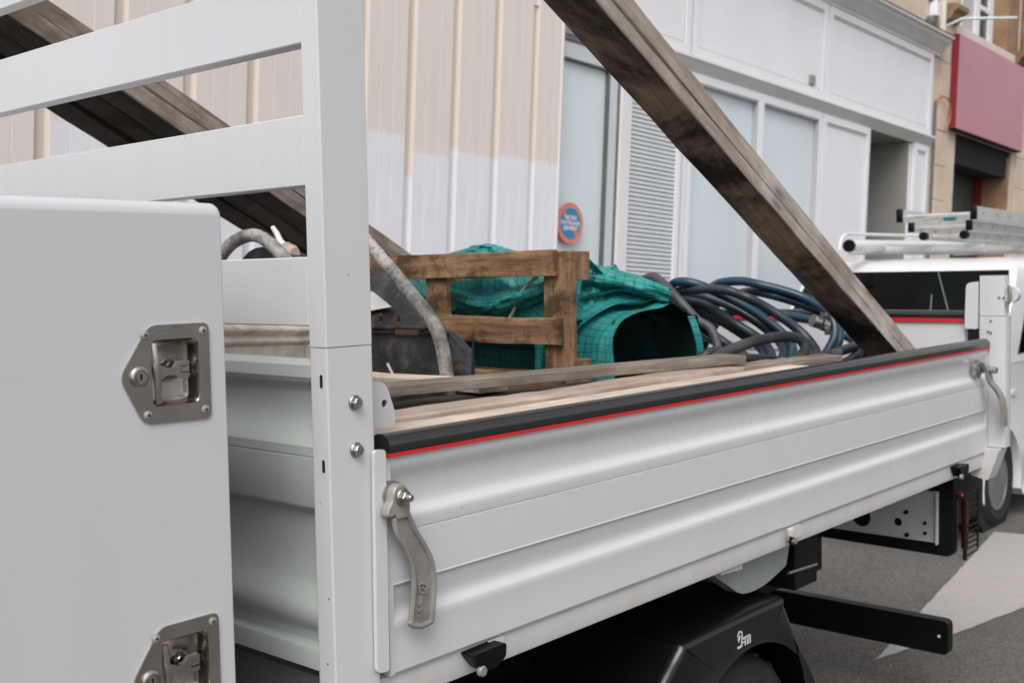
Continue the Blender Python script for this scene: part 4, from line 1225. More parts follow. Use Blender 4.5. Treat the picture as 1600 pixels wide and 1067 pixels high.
# fresh boards just inside the near side, on bearers
for i, (x, z) in enumerate(((0.35, 0.946), (1.35, 0.946))):
    plank('bearer', ('front' if i == 0 else 'rear') + ' squared bearer standing under the fresh boards by the near side', (x, 0.05, z), (x, 0.275, z), 0.12, 0.394, M['w_grey'], 'bearers under the boards', 'timber', seed=40 + i)
plank('plank', 'pale fresh sawn board lying closest to the black rubber rail', (0.02, 0.117, 1.342), (1.85, 0.112, 1.342), 0.130, 0.032, M['w_fresh'], 'sawn boards along the near side', seed=50, nst=24, chip=0.003)
plank('plank', 'rough pinkish sawn board between the pale board and the grey strip', (0.0, 0.246, 1.346), (1.60, 0.236, 1.346), 0.108, 0.038, M['w_fresh2'], 'sawn boards along the near side', seed=51, nst=24, chip=0.006)
plank('plank', 'thin grey brown strip raised above the sawn boards with a dark gap below', (0.12, 0.575, 1.386), (1.68, 0.262, 1.388), 0.095, 0.026, M['w_grey'], 'sawn boards along the near side', seed=52, nst=10, chip=0.0012, warp=0.0006)
plank('plank', 'near-black board added to fill the shaded gap under the thin grey strip', (0.05, 0.60, 1.333), (1.62, 0.345, 1.333), 0.24, 0.020, M['w_bundle'], 'sawn boards along the near side', seed=57)  # added dark filler: stands in for the shade below the strip
plank('plank', 'pale fresh board lying crosswise in front of the rusty wheelbarrow', (0.86, 0.50, 1.359), (0.88, 1.45, 1.363), 0.11, 0.026, M['w_fresh'], 'sawn boards along the near side', seed=53, chip=0.002)
plank('plank', 'weathered grey board running under the hoses beside the rubber rail', (1.64, 0.255, 1.352), (2.20, 0.195, 1.352), 0.080, 0.030, M['w_grey'], 'sawn boards along the near side', seed=54, chip=0.008)
MB().box(2.175, 2.20, 0.155, 0.185, 1.383, 1.400, 0.003).build('metal_offcut', M['gasket'])
tag(bpy.data.objects['metal_offcut'], 'small dark metal offcut at the end of the weathered grey board', 'offcut')

# cream moulded door standing on edge behind the headboard gap
cd = thing('moulded_door', 'cream wooden door with rounded mouldings seen through the headboard gap', 'door', (0.0, 0.46, 0.945))
cp0, cdir = Vector((-0.02, 0.447, 0)), Vector((0.86, 0.51, 0)).normalized()
cn = Vector((cdir.y, -cdir.x, 0))
def cpt(s_, dep, z):
    return cp0 + cdir * s_ + cn * dep + Vector((0, 0, z - 0.055 * s_))
def cslab(name, s0, s1, prof_, mat):
    vs, fs = [], []
    m = len(prof_)
    for s_ in (s0, s1):
        vs += [cpt(s_, a, z) for a, z in prof_]
    fs = [(i, (i + 1) % m, m + (i + 1) % m, m + i) for i in range(m)] + [tuple(range(m)), tuple(m + i for i in reversed(range(m)))]
    return mesh_obj(name, vs, fs, mat, cd, 40)
cslab('panel', 0.0, 0.52, [(0.0, 0.99), (0.0, 1.582), (-0.035, 1.582), (-0.035, 0.99)], M['w_cream'])
def halfround(z0, z1, r):
    return [(0.0005, z0)] + [(r * math.sin(math.pi * k / 8), z0 + (z1 - z0) * k / 8) for k in range(1, 8)] + [(0.0005, z1)]
cslab('moulding', 0.0, 0.505, halfround(1.556, 1.580, 0.014), M['w_cream'])
cslab('moulding', 0.0, 0.505, halfround(1.533, 1.555, 0.012), M['w_cream'])
vs = []
for z in (1.0, 1.531):
    vs += [cpt(0.478, 0.0005, z), cpt(0.478, 0.008, z), cpt(0.490, 0.010, z), cpt(0.503, 0.006, z), cpt(0.503, 0.0005, z)]
mesh_obj('moulding', vs, [(i, (i + 1) % 5, 5 + (i + 1) % 5, 5 + i) for i in range(5)] + [(0, 1, 2, 3, 4), (9, 8, 7, 6, 5)], M['w_cream'], cd, 40)

# rusty wheelbarrow lying across the bed
wb = thing('wheelbarrow', 'rusty black wheelbarrow with cement splashed tube frame lying upside down in the bed', 'wheelbarrow', (1.15, 1.3, 0.945))
ys = [0.705, 0.74, 0.80, 0.90, 1.05, 1.25, 1.45, 1.65, 1.85, 1.95]
def row(fz, fx):
    out = []
    for y in ys:
        yy_ = max(y, 0.70 + 0.93 * (fx(y) - 1.0) + 0.25 * (y - 0.70))
        out.append((fx(y), yy_, fz(yy_)))
    return out
def jig(p, s_, seed):
    q = Vector(p)
    return q + Vector((mnoise.noise(q * 9 + Vector((seed, 0, 0))), 0, mnoise.noise(q * 9 + Vector((0, seed, 0))))) * s_
topz = lambda y: 1.485 - max(0.0, 0.95 - y) * 0.9 if y < 0.97 else (1.485 + (y - 0.97) * 0.74 if y < 1.26 else 1.70 - (y - 1.26) * 0.03)
rows = [row(lambda y: 0.99, lambda y: 0.985 + (0.16 if y < 0.72 else 0.04 if y < 0.76 else 0)),
        row(lambda y: 1.30, lambda y: 0.99 + (0.15 if y < 0.72 else 0.035 if y < 0.76 else 0)),
        row(lambda y: 1.46 - max(0.0, 0.80 - y) * 0.9, lambda y: 1.0 + (0.15 if y < 0.72 else 0.03 if y < 0.76 else 0)),
        row(lambda y: 1.497 - max(0.0, 0.80 - y) * 1.2, lambda y: 1.005 + (0.15 if y < 0.72 else 0.03 if y < 0.76 else 0)),
        row(lambda y: 1.507 - max(0.0, 0.80 - y) * 1.2, lambda y: 1.020 + (0.15 if y < 0.72 else 0.03 if y < 0.76 else 0)),
        row(lambda y: 0.5 * (1.507 - max(0.0, 0.86 - y) * 1.1) + 0.5 * topz(y + 0.085), lambda y: 1.085 + (0.06 if y < 0.72 else 0)),
        row(topz, lambda y: 1.17),
        row(lambda y: topz(y - 0.13) - 0.05, lambda y: 1.30),
        row(lambda y: 1.2, lambda y: 1.40),
        row(lambda y: 0.99, lambda y: 1.42)]
vs = [jig(p, 0.006, 3) for r_ in rows for p in r_]
K = len(ys)
fs = [(i * K + j, i * K + j + 1, (i + 1) * K + j + 1, (i + 1) * K + j) for i in range(len(rows) - 1) for j in range(K - 1)]
fs += [tuple(i * K for i in range(len(rows))), tuple(i * K + K - 1 for i in reversed(range(len(rows))))]
mesh_obj('tray', vs, fs, M['rust'], wb, 40)
# folded brackets along the bent edge
for (y, w2, c2) in ((1.155, 0.07, 0), (1.03, 0.02, 1), (0.96, 0.10, 2), (1.11, 0.025, 1)):
    b = MB()
    if c2 == 1:
        b.prism([(y + (0.010 + 0.006 * math.sin(k * 2.3)) * math.cos(k * math.pi / 5), 1.530 + (0.024 + 0.006 * math.cos(k * 1.7)) * math.sin(k * math.pi / 5)) for k in range(10)], 'x', 1.006, 1.022)
    else:
        b.box(0.985, 1.02, y - w2 / 2, y + w2 / 2, 1.492 if c2 else 1.498, 1.508, 0.002)
    b.build('bracket', simple('flaking_rust_%d' % int(y * 1000), (0.065, 0.034, 0.022), 0.85, 0, 0.6, 40, 0.5, 120), wb)
# rolled seam along the bend of the tray
MB().box(0.988, 1.006, 0.80, 1.92, 1.494, 1.503, 0.002).build('seam', M['dark_hole'], wb)
MB().tube(spline([(1.004, 0.83, 1.515), (1.0, 1.0, 1.512), (1.002, 1.3, 1.516), (1.004, 1.9, 1.514)], 4), 0.007, 6).build('seam_lip', M['rust'], wb, 60)
t1 = spline([(1.05, 1.36, 1.915), (1.025, 1.22, 1.822), (1.005, 1.110, 1.746), (0.985, 0.96, 1.637), (0.967, 0.840, 1.546), (0.958, 0.793, 1.490), (0.956, 0.772, 1.42), (0.958, 0.765, 1.33), (0.965, 0.762, 1.05)], 6)
MB().tube(t1, 0.0205, 14).build('frame_tube', M['tube'], wb, 60)
t2 = spline([(0.99, 1.985, 1.60), (0.985, 1.915, 1.715), (0.98, 1.84, 1.775), (0.98, 1.76, 1.806), (0.98, 1.675, 1.812), (0.985, 1.60, 1.780), (1.0, 1.50, 1.70), (1.04, 1.40, 1.62)], 6)
MB().tube(t2, 0.0225, 14).build('frame_tube', M['tube'], wb, 60)
vs = []
for k in range(13):
    a = math.pi * k / 12
    vs.append((1.02, 1.70 + 0.15 * math.cos(a), 1.66 + 0.115 * math.sin(a)))
    vs.append((1.16, 1.70 + 0.13 * math.cos(a), 1.66 + 0.10 * math.sin(a)))
fs = [(2 * k, 2 * k + 2, 2 * k + 3, 2 * k + 1) for k in range(12)] + [tuple(2 * k for k in range(13))]
mesh_obj('tray_nose', vs, fs, M['rust'], wb, 50)
MB().tube([(0.985, 1.045, 1.405), (0.975, 1.005, 1.365), (0.972, 0.965, 1.335)], 0.004, 6).build('wire', M['rope'], wb)
bagm = mesh_obj('paper_bag', [(1.045, 1.30, 1.60), (1.055, 1.183, 1.622), (1.045, 1.085, 1.574), (1.035, 1.19, 1.560), (1.075, 1.30, 1.585), (1.085, 1.185, 1.600), (1.06, 1.09, 1.566)],
                [(0, 1, 2, 3), (4, 3, 2, 6), (4, 6, 2, 1, 5), (0, 4, 5, 1), (0, 3, 4)], M['paper'])
tag(bagm, 'white paper bag lying on the rusty wheelbarrow tray behind the corner post', 'bag')
tw = thing('hand_tool', 'pale hand tool with tapered handle lying on the wheelbarrow below the headboard bar', 'tool', (1.12, 1.68, 1.75))
MB().tube([(1.12, 1.768, 1.846), (1.12, 1.745, 1.822), (1.115, 1.722, 1.795), (1.11, 1.70, 1.772), (1.105, 1.675, 1.765)], [0.008, 0.010, 0.012, 0.022, 0.028], 10).build('handle', M['paper'], tw, 50)
MB().lathe([(0.02, -0.02), (0.030, 0.0), (0.030, 0.02), (0.02, 0.035)], (1.10, 1.655, 1.752), '-y', 14).build('ferrule', simple('pinkish_worn_paint', (0.45, 0.34, 0.30), 0.6), tw, 50)
MB().box(1.08, 1.12, 1.60, 1.78, 1.728, 1.738, 0.003).build('blade', M['plate_grey'], tw)

# wooden pallet standing on its long edge
pl = thing('pallet', 'brown wooden pallet standing on edge across the bed beside the green tarpaulin', 'pallet', (1.55, 1.35, 0.945))
for i, (z0, z1, ya, yb) in enumerate(((1.655, 1.739, 0.795, 1.94), (1.438, 1.524, 0.775, 1.95), (1.250, 1.345, 0.770, 1.94), (1.08, 1.165, 0.78, 1.95), (0.946, 1.025, 0.77, 1.95))):
    # boards run across the truck, slightly uneven
    plank('board', None, (1.489 + random.uniform(-0.003, 0.003), yb, z0 + random.uniform(-0.004, 0.006)), (1.489, ya, z0), 0.023, z1 - z0, M['w_pallet'], seed=60 + i, parent=pl, chip=0.006, warp=0.004)
for i, (ya, yb) in enumerate(((0.742, 0.858), (1.30, 1.40), (1.84, 1.94))):
    plank('stringer', None, (1.5135, (ya + yb) / 2, 0.947), (1.5135, (ya + yb) / 2, 1.738), 0.024 if i else 0.024, yb - ya, M['w_pallet'], seed=70 + i, parent=pl, chip=0.004)
for o in [c for c in pl.children if c.name.startswith('stringer')]:
    bpy.data.objects.remove(o)
for i, (ya, yb) in enumerate(((0.742, 0.858), (1.30, 1.40), (1.84, 1.94))):
    b = MB().box(-0.395, 0.395, -(yb - ya) / 2, (yb - ya) / 2, 0, 0.024, 0.002)
    o = b.build('stringer', M['w_pallet'])
    o.parent = pl
    o.matrix_local = Matrix.Translation(Vector((1.502, (ya + yb) / 2, 1.3425)) - ORG[pl.name]) @ Matrix(((0, 0, 1, 0), (0, -1, 0, 0), (1, 0, 0, 0), (0, 0, 0, 1)))
    for z in (0.995, 1.3425, 1.69):
        c = MB().box(-0.047, 0.047, -(yb - ya) / 2 + 0.004, (yb - ya) / 2 - 0.004, 0, 0.078, 0.002)
        o = c.build('block', M['w_pallet'])
        o.parent = pl
        o.matrix_local = Matrix.Translation(Vector((1.5265, (ya + yb) / 2, z)) - ORG[pl.name]) @ Matrix(((0, 0, 1, 0), (0, -1, 0, 0), (1, 0, 0, 0), (0, 0, 0, 1)))
for i, z in enumerate((1.70, 1.3, 1.0)):
    plank('bottom_board', None, (1.616, 1.94, z - 0.04), (1.616, 0.845, z - 0.04), 0.021, 0.08, M['w_pallet'], seed=80 + i, parent=pl, chip=0.005)
for (y, z) in ((0.905, 1.705), (0.83, 1.70), (0.84, 1.675), (0.87, 1.50), (0.875, 1.46), (1.42, 1.69)):
    MB().lathe([(0.0045, 0), (0.004, 0.0015)], (1.4775, y, z), '-x', 8).build('nail', M['gasket'], pl)

# green grid tarpaulin: a stiff fold with an open mouth, and the crumpled heap behind the pallet
tp = thing('tarpaulin', 'bundled green gridded tarpaulin with an open dark fold beside the wooden pallet', 'tarpaulin', (1.95, 1.2, 0.945))
def cloth(name, fn, nu, nv, parent, sm=50, mat='tarp_outer'):
    P = [[fn(i / nu, j / nv) for j in range(nv + 1)] for i in range(nu + 1)]
    vs, uv = [], []
    ul = [[0.0] * (nv + 1) for _ in range(nu + 1)]
    vl = [[0.0] * (nv + 1) for _ in range(nu + 1)]
    for i in range(nu + 1):
        for j in range(nv + 1):
            if i: ul[i][j] = ul[i - 1][j] + (P[i][j] - P[i - 1][j]).length
            if j: vl[i][j] = vl[i][j - 1] + (P[i][j] - P[i][j - 1]).length
    mu = [sum(r) / len(r) for r in ul]
    mv = [sum(vl[i][j] for i in range(nu + 1)) / (nu + 1) for j in range(nv + 1)]
    for i in range(nu + 1):
        for j in range(nv + 1):
            vs.append(P[i][j])
            uv.append((mu[i], mv[j]))
    fs = [(i * (nv + 1) + j, i * (nv + 1) + j + 1, (i + 1) * (nv + 1) + j + 1, (i + 1) * (nv + 1) + j) for i in range(nu) for j in range(nv)]
    return mesh_obj(name, vs, fs, M[mat], parent, sm, uvs=uv)
arch = [Vector(p) for p in ((1.70, 0, 0.95), (1.722, 0, 1.22), (1.737, 0, 1.36), (1.745, 0, 1.425), (1.775, 0, 1.475), (1.832, 0, 1.512), (1.95, 0, 1.537), (2.045, 0, 1.562), (2.10, 0, 1.553), (2.185, 0, 1.520), (2.245, 0, 1.498), (2.262, 0, 1.44), (2.268, 0, 1.25), (2.28, 0, 0.95))]
archS = spline(arch, 4)
def tunnel(u, v):
    k = u * (len(archS) - 1)
    i = min(int(k), len(archS) - 2)
    p = archS[i].lerp(archS[i + 1], k - i)
    y = 0.755 + v * 0.32
    v = v * 0.427
    c = Vector((2.0, 0, 1.2))
    gr = 1 + 0.13 * v
    q = c + (p - c) * gr
    if p.z > 1.40:
        # stepped folds lying across the top
        st = 0.0
        for f0, dz in ((0.16, 0.022), (0.30, 0.020)):
            x_ = (v - f0 - 0.12 * (p.x - 1.95)) / 0.025
            st += dz * (1 / (1 + math.exp(-max(-40, min(40, x_)))))
        q.z += st * min(1, (p.z - 1.40) / 0.08)
    nz = mnoise.noise(Vector((q.x * 4, y * 4, q.z * 4))) * 0.020 - abs(mnoise.noise(Vector((q.x * 7 + y * 5, y * 8, q.z * 3)))) * 0.022 + mnoise.noise(Vector((q.x * 16, y * 16, q.z * 16))) * 0.004
    out = (q - c).normalized()
    yy = y + (0.03 * mnoise.noise(Vector((q.x * 5, 3, q.z * 5))) if v < 0.05 else 0) + 0.10 * v * 0
    lean = -0.03 * max(0, p.z - 1.45) / 0.1 if v < 0.3 else 0.0
    return Vector((q.x + out.x * nz, yy + lean, q.z + out.z * nz))
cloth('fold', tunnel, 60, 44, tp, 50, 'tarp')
def layer(u, v, gap=0.016, shift=0.0):
    # second thickness of sheet folded back over the first; its free edge runs slanting over the top
    v0 = 0.54 - 0.38 * max(0, min(1, (u - 0.25) / 0.35)) + shift
    vv = v0 + (1.0 - v0) * v
    q = tunnel(u * 0.80, vv)
    c = Vector((2.0, q.y, 1.2))
    o_ = (q - c).normalized()
    g_ = gap * (1.0 + 0.8 * math.exp(-v * 14)) + 0.008 * mnoise.noise(Vector((u * 9, v * 6, 4 + shift * 20)))
    return q + o_ * g_
cloth('folded_layer', layer, 56, 40, tp, 45)
cloth('folded_layer', lambda u, v: layer(u, v, 0.032, 0.26), 56, 34, tp, 45)
# inner flap inside the mouth and a folded selvedge at its right
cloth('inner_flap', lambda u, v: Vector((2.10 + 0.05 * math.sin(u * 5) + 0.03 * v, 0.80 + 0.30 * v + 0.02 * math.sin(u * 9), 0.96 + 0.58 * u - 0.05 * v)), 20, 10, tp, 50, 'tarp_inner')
cloth('selvedge', lambda u, v: Vector((2.185 + 0.030 * math.sin(u * 4) + 0.03 * v, 0.742 + 0.03 * math.sin(u * 6) - 0.012 * v, 1.0 + 0.505 * u)), 20, 6, tp)
def heap(u, v):
    # u runs from the foot on the pallet side over the top to the far side, v runs across the truck
    y = 0.90 + v * 0.86
    prof_ = [(1.95, 0.96), (1.93, 1.36), (1.74, 1.42), (1.675, 1.50), (1.69, 1.60), (1.76, 1.660), (1.90, 1.685), (2.08, 1.665), (2.25, 1.615), (2.33, 1.53), (2.37, 1.25)]
    k = u * (len(prof_) - 1)
    i = min(int(k), len(prof_) - 2)
    t = k - i
    t = t * t * (3 - 2 * t)
    x = prof_[i][0] * (1 - t) + prof_[i + 1][0] * t
    z = prof_[i][1] * (1 - t) + prof_[i + 1][1] * t
    edge = min(1, v / 0.10) * 0.5 + 0.5
    q = Vector((x * 1.0, y, z * 1.0))
    r1 = 1 - abs(mnoise.noise(Vector((x * 5 + 1.3, y * 6.0, z * 3))) * 2)
    r2 = 1 - abs(mnoise.noise(Vector((x * 11 + y * 6, y * 9 - x * 4, z * 8 + 7))) * 2)
    top = max(0.0, min(1.0, (z - 1.38) / 0.2))
    bulge = 0.075 * math.exp(-((y - 1.30) / 0.16) ** 2 - ((x - 1.76) / 0.14) ** 2) + 0.05 * math.exp(-((y - 1.55) / 0.12) ** 2 - ((x - 1.8) / 0.2) ** 2)
    r3 = 1 - abs(mnoise.noise(Vector((x * 17 - y * 9, y * 15 + x * 5, z * 10 + 3))) * 2)
    dz = (0.050 * (r1 - 0.6) + 0.036 * (r2 - 0.5) + 0.016 * (r3 - 0.5)) * top + bulge
    dx = -0.012 * (r1 - 0.5) * (1 if x < 1.75 else 0) * (0.4 + top)
    z2 = 1.35 + (z - 1.35) * (edge if z > 1.35 else 1)
    return Vector((x + dx, y, z2 + dz))
cloth('crumpled_heap', heap, 90, 80, tp, 32)
# stiff hem folded over the heap and a loose flap by the hoses
cloth('hem', lambda u, v: Vector((1.83 + 0.16 * u + 0.03 * v, 0.93 - 0.03 * u + 0.055 * v, 1.725 - 0.13 * u - 0.02 * v + 0.01 * math.sin(v * 6))), 10, 5, tp, 30)
def roll(path, rad, seed, squash=0.7):
    pts_ = spline(path, 8)
    N_ = len(pts_)
    def fn(u, v):
        k = v * (N_ - 1)
        i = min(int(k), N_ - 2)
        c_ = pts_[i].lerp(pts_[i + 1], k - i)
        t_ = (pts_[i + 1] - pts_[i]).normalized()
        sd = Vector((0, 0, 1)).cross(t_).normalized()
        up_ = t_.cross(sd)
        a_ = 2 * math.pi * u
        q_ = Vector((math.cos(a_) * 1.3, math.sin(a_) * 1.3, k * 0.35))
        r_ = rad * (1 + 0.40 * mnoise.noise(Vector((q_.x, q_.y, q_.z * 0.35)) + Vector((seed, 0, 0))) - 0.42 * abs(mnoise.noise(Vector((q_.x * 1.6, q_.y * 1.6, q_.z * 0.45)) + Vector((0, seed, 0))))) * (0.65 + 0.35 * math.sin(math.pi * min(1, max(0, v * 1.02))))
        return c_ + sd * math.cos(a_) * r_ * 1.25 + up_ * math.sin(a_) * r_ * squash
    return cloth('rolled_edge', fn, 36, 70, tp, 34)
roll([(1.80, 1.32, 1.690), (1.88, 1.06, 1.668), (1.98, 0.87, 1.628), (2.09, 0.77, 1.578)], 0.050, 1.0)
roll([(1.96, 1.5, 1.69), (2.05, 1.22, 1.675), (2.15, 1.02, 1.635), (2.23, 0.86, 1.580)], 0.055, 4.0)
roll([(1.712, 1.50, 1.60), (1.695, 1.27, 1.555), (1.690, 1.12, 1.575), (1.70, 0.95, 1.64)], 0.050, 7.0, 0.9)
roll([(1.74, 1.62, 1.68), (1.74, 1.43, 1.728), (1.735, 1.27, 1.735), (1.76, 1.10, 1.685)], 0.048, 9.0, 0.8)
roll([(1.86, 0.93, 1.655), (1.80, 0.98, 1.64), (1.72, 0.93, 1.60), (1.69, 0.90, 1.52)], 0.040, 12.0, 0.9)
cloth('hem', lambda u, v: Vector((1.69 + 0.20 * u, 1.22 + 0.14 * v + 0.04 * u, 1.735 + 0.035 * math.sin(v * 3.1) - 0.03 * u + 0.012 * mnoise.noise(Vector((u * 6, v * 6, 2))))), 12, 12, tp, 30)
cord = MB().tube(spline([(1.655, 0.985, 1.675), (1.652, 1.02, 1.650), (1.650, 1.067, 1.618), (1.652, 1.105, 1.57), (1.655, 1.122, 1.54), (1.657, 1.148, 1.50), (1.658, 1.152, 1.44)], 5), 0.006, 7).build('cord', M['rope'], None, 60)
tag(cord, 'pale cord curving down over the green tarpaulin behind the pallet', 'cord')

# hoses thrown behind the tarpaulin
HOSES = [
    ('grey1', [(2.481, 1.15, 1.627), (2.439, 1.093, 1.642), (2.408, 1.036, 1.642), (2.376, 0.979, 1.622), (2.351, 0.921, 1.585), (2.342, 0.864, 1.537), (2.35, 0.807, 1.481), (2.356, 0.75, 1.443)]),
    ('black1', [(2.446, 1.08, 1.612), (2.43, 1.003, 1.566), (2.403, 0.927, 1.522), (2.395, 0.85, 1.471), (2.394, 0.773, 1.427), (2.395, 0.697, 1.382), (2.355, 0.62, 1.352)]),
    ('blue1', [(2.453, 1.0, 1.606), (2.415, 0.939, 1.624), (2.419, 0.878, 1.621), (2.459, 0.817, 1.595), (2.497, 0.756, 1.559), (2.535, 0.694, 1.519), (2.573, 0.633, 1.467), (2.584, 0.572, 1.418), (2.532, 0.511, 1.377), (2.404, 0.45, 1.34)]),
    ('blue2', [(2.678, 0.95, 1.596), (2.627, 0.884, 1.614), (2.604, 0.818, 1.622), (2.612, 0.751, 1.621), (2.618, 0.685, 1.606), (2.648, 0.619, 1.587), (2.676, 0.552, 1.562), (2.676, 0.486, 1.533), (2.657, 0.42, 1.493)]),
    ('blue3', [(2.76, 0.88, 1.562), (2.694, 0.807, 1.577), (2.655, 0.733, 1.58), (2.648, 0.66, 1.568), (2.69, 0.587, 1.542), (2.704, 0.513, 1.514), (2.715, 0.44, 1.478)]),
    ('black2', [(2.424, 0.74, 1.593), (2.432, 0.69, 1.58), (2.44, 0.64, 1.561), (2.494, 0.59, 1.521), (2.523, 0.54, 1.482), (2.553, 0.49, 1.434), (2.545, 0.44, 1.39), (2.48, 0.39, 1.361), (2.315, 0.34, 1.342)]),
    ('grey2', [(1.763, 0.4, 1.37), (1.78, 0.387, 1.39), (1.813, 0.374, 1.406), (1.863, 0.361, 1.42), (1.963, 0.348, 1.435), (2.067, 0.335, 1.442), (2.154, 0.322, 1.44), (2.207, 0.309, 1.425), (2.209, 0.296, 1.396), (2.146, 0.283, 1.373), (2.04, 0.27, 1.351)]),
    ('black3', [(1.91, 0.46, 1.4), (1.969, 0.435, 1.384), (2.009, 0.41, 1.373), (2.071, 0.385, 1.366), (2.149, 0.36, 1.348)]),
    ('black4', [(2.556, 0.98, 1.542), (2.536, 0.908, 1.513), (2.537, 0.837, 1.478), (2.536, 0.765, 1.442), (2.532, 0.693, 1.404), (2.491, 0.622, 1.374), (2.394, 0.55, 1.342)]),
    ('black5', [(2.514, 0.88, 1.534), (2.507, 0.804, 1.499), (2.497, 0.728, 1.461), (2.507, 0.652, 1.416), (2.457, 0.576, 1.382), (2.355, 0.5, 1.342)]),
    ('black6', [(2.556, 0.92, 1.568), (2.567, 0.854, 1.547), (2.577, 0.789, 1.522), (2.595, 0.723, 1.482), (2.601, 0.657, 1.438), (2.575, 0.591, 1.397), (2.495, 0.526, 1.36), (2.346, 0.46, 1.335)]),
    ('black7', [(2.506, 0.92, 1.443), (2.471, 0.84, 1.411), (2.432, 0.76, 1.386), (2.389, 0.68, 1.367), (2.343, 0.6, 1.348)]),
    ('blue4', [(2.87, 0.78, 1.491), (2.892, 0.72, 1.475), (2.886, 0.66, 1.468), (2.878, 0.6, 1.459), (2.839, 0.54, 1.446), (2.809, 0.48, 1.431), (2.81, 0.42, 1.402), (2.775, 0.36, 1.369)]),
    ('black8', [(2.235, 0.3, 1.349), (2.322, 0.3, 1.356), (2.446, 0.3, 1.368), (2.577, 0.3, 1.378), (2.686, 0.3, 1.393)]),
    ('black9', [(2.397, 0.26, 1.325), (2.508, 0.273, 1.337), (2.602, 0.287, 1.354), (2.67, 0.3, 1.38)])]
hb = thing('hose_coil', 'dusty dark rubber hose in loose coils between green tarpaulin and leaning boards', 'hose', (2.2, 0.5, 0.945))
hu = thing('hose_coil', 'glossier blue hose arching over the dark hose coils towards the leaning boards', 'hose', (2.4, 0.5, 0.945))
for nm, pts in HOSES:
    p = [Vector(q) for q in pts]
    e0, e1 = p[0] - p[1], p[-1] - p[-2]
    # both ends carry on down into the coil
    if p[0].z > 1.42:
        pre = [p[0] + e0.normalized() * 0.07 + Vector((0.01, 0.04, -0.015)), p[0] + e0.normalized() * 0.12 + Vector((0.05, 0.13, -0.05)), p[0] + e0.normalized() * 0.12 + Vector((0.10, 0.26, -0.20))]
    else:
        pre = [p[0] + e0.normalized() * 0.05 + Vector((0.0, 0.01, -0.03)), p[0] + e0.normalized() * 0.09 + Vector((0.02, 0.03, -0.10))]
    post_ = [p[-1] + e1.normalized() * 0.05 + Vector((-0.02, 0.01, -0.06)), p[-1] + e1.normalized() * 0.04 + Vector((-0.08, 0.05, -0.18))]
    full = spline(list(reversed(pre)) + p + post_, 6)
    blue = nm.startswith('blue') and nm != 'blue1'
    mt = M['hose_blue'] if nm.startswith('blue') else M['hose_grey'] if nm.startswith('grey') else M['hose_black']
    MB().tube(full, 0.0178, 12).build('hose_loop', mt, hu if blue else hb, 60)
cl = MB().tube([(2.575, 0.4525, 1.475), (2.600, 0.437, 1.4655)], 0.0235, 12).tube([(2.608, 0.432, 1.461), (2.628, 0.42, 1.452)], 0.0235, 12)
cl.box(2.585, 2.60, 0.405, 0.425, 1.49, 1.505).box(2.60, 2.62, 0.40, 0.415, 1.42, 1.445)
cl.build('hose_clamp', M['zinc'], hu, 50)
def blob(u, v):
    a, b = 2 * math.pi * u, math.pi * (v - 0.5)
    q = Vector((math.cos(b) * math.cos(a), math.cos(b) * math.sin(a), math.sin(b)))
    r = 1 + 0.35 * mnoise.noise(q * 1.7) - 0.22 * abs(mnoise.noise(q * 4))
    return Vector((2.70 + q.x * 0.12 * r, 1.06 + q.y * 0.12 * r, 1.475 + q.z * 0.10 * r))
P_ = [[blob(i / 28, j / 16) for j in range(17)] for i in range(28)]
vs = [p for r_ in P_ for p in r_]
fs = [(i * 17 + j, i * 17 + j + 1, ((i + 1) % 28) * 17 + j + 1, ((i + 1) % 28) * 17 + j) for i in range(28) for j in range(16)]
tag(mesh_obj('work_jacket', vs, fs, M['denim'], None, 60), 'navy work cloth bundled among the hoses behind the green tarpaulin', 'cloth')
sk = MB()
def filler(u, v):
    a, b = 2 * math.pi * u, math.pi * (v - 0.5)
    q = Vector((math.copysign(abs(math.cos(b)) ** 0.6, math.cos(b)) * math.cos(a), math.copysign(abs(math.cos(b)) ** 0.6, math.cos(b)) * math.sin(a), math.copysign(abs(math.sin(b)) ** 0.6, math.sin(b))))
    r = 1 + 0.12 * mnoise.noise(q * 2.5)
    return Vector((2.62 + q.x * 0.26 * r, 0.80 + q.y * 0.28 * r, 1.14 + q.z * 0.19 * r))
P_ = [[filler(i / 28, j / 16) for j in range(17)] for i in range(28)]
vs = [p for r_ in P_ for p in r_]
tag(mesh_obj('hose_shade_filler', vs, fs, M['black'], None, 60), 'black filler added deep in the bed for the shade under the hose coils', 'filler')  # added black bulk: stands in for the shade between the hoses

# ------------------------------------------------------------------ white van parked behind, nose towards the truck
van = thing('parked_van', 'white van with ladders on its roof rack parked behind the truck', 'van', (7.3, 1.78, GROUND))
VY0, VY1 = 0.96, 2.60
bp = [(5.42, 0.20), (5.36, 0.42), (5.40, 0.72), (5.52, 0.92), (5.75, 1.02), (6.12, 1.075), (6.45, 1.06), (9.70, 1.06), (9.74, 0.5), (9.70, 0.18), (9.05, 0.18)]
def arch_pts(cx, r, a0=-14, a1=194, n_=14):
    return [(cx + r * math.cos(math.radians(a0 + (a1 - a0) * k / n_)), 0.245 + r * math.sin(math.radians(a0 + (a1 - a0) * k / n_))) for k in range(n_ + 1)]
low = bp + arch_pts(8.80, 0.365) + [(8.38, 0.10), (6.72, 0.10)] + arch_pts(6.285, 0.365) + [(5.88, 0.20)]
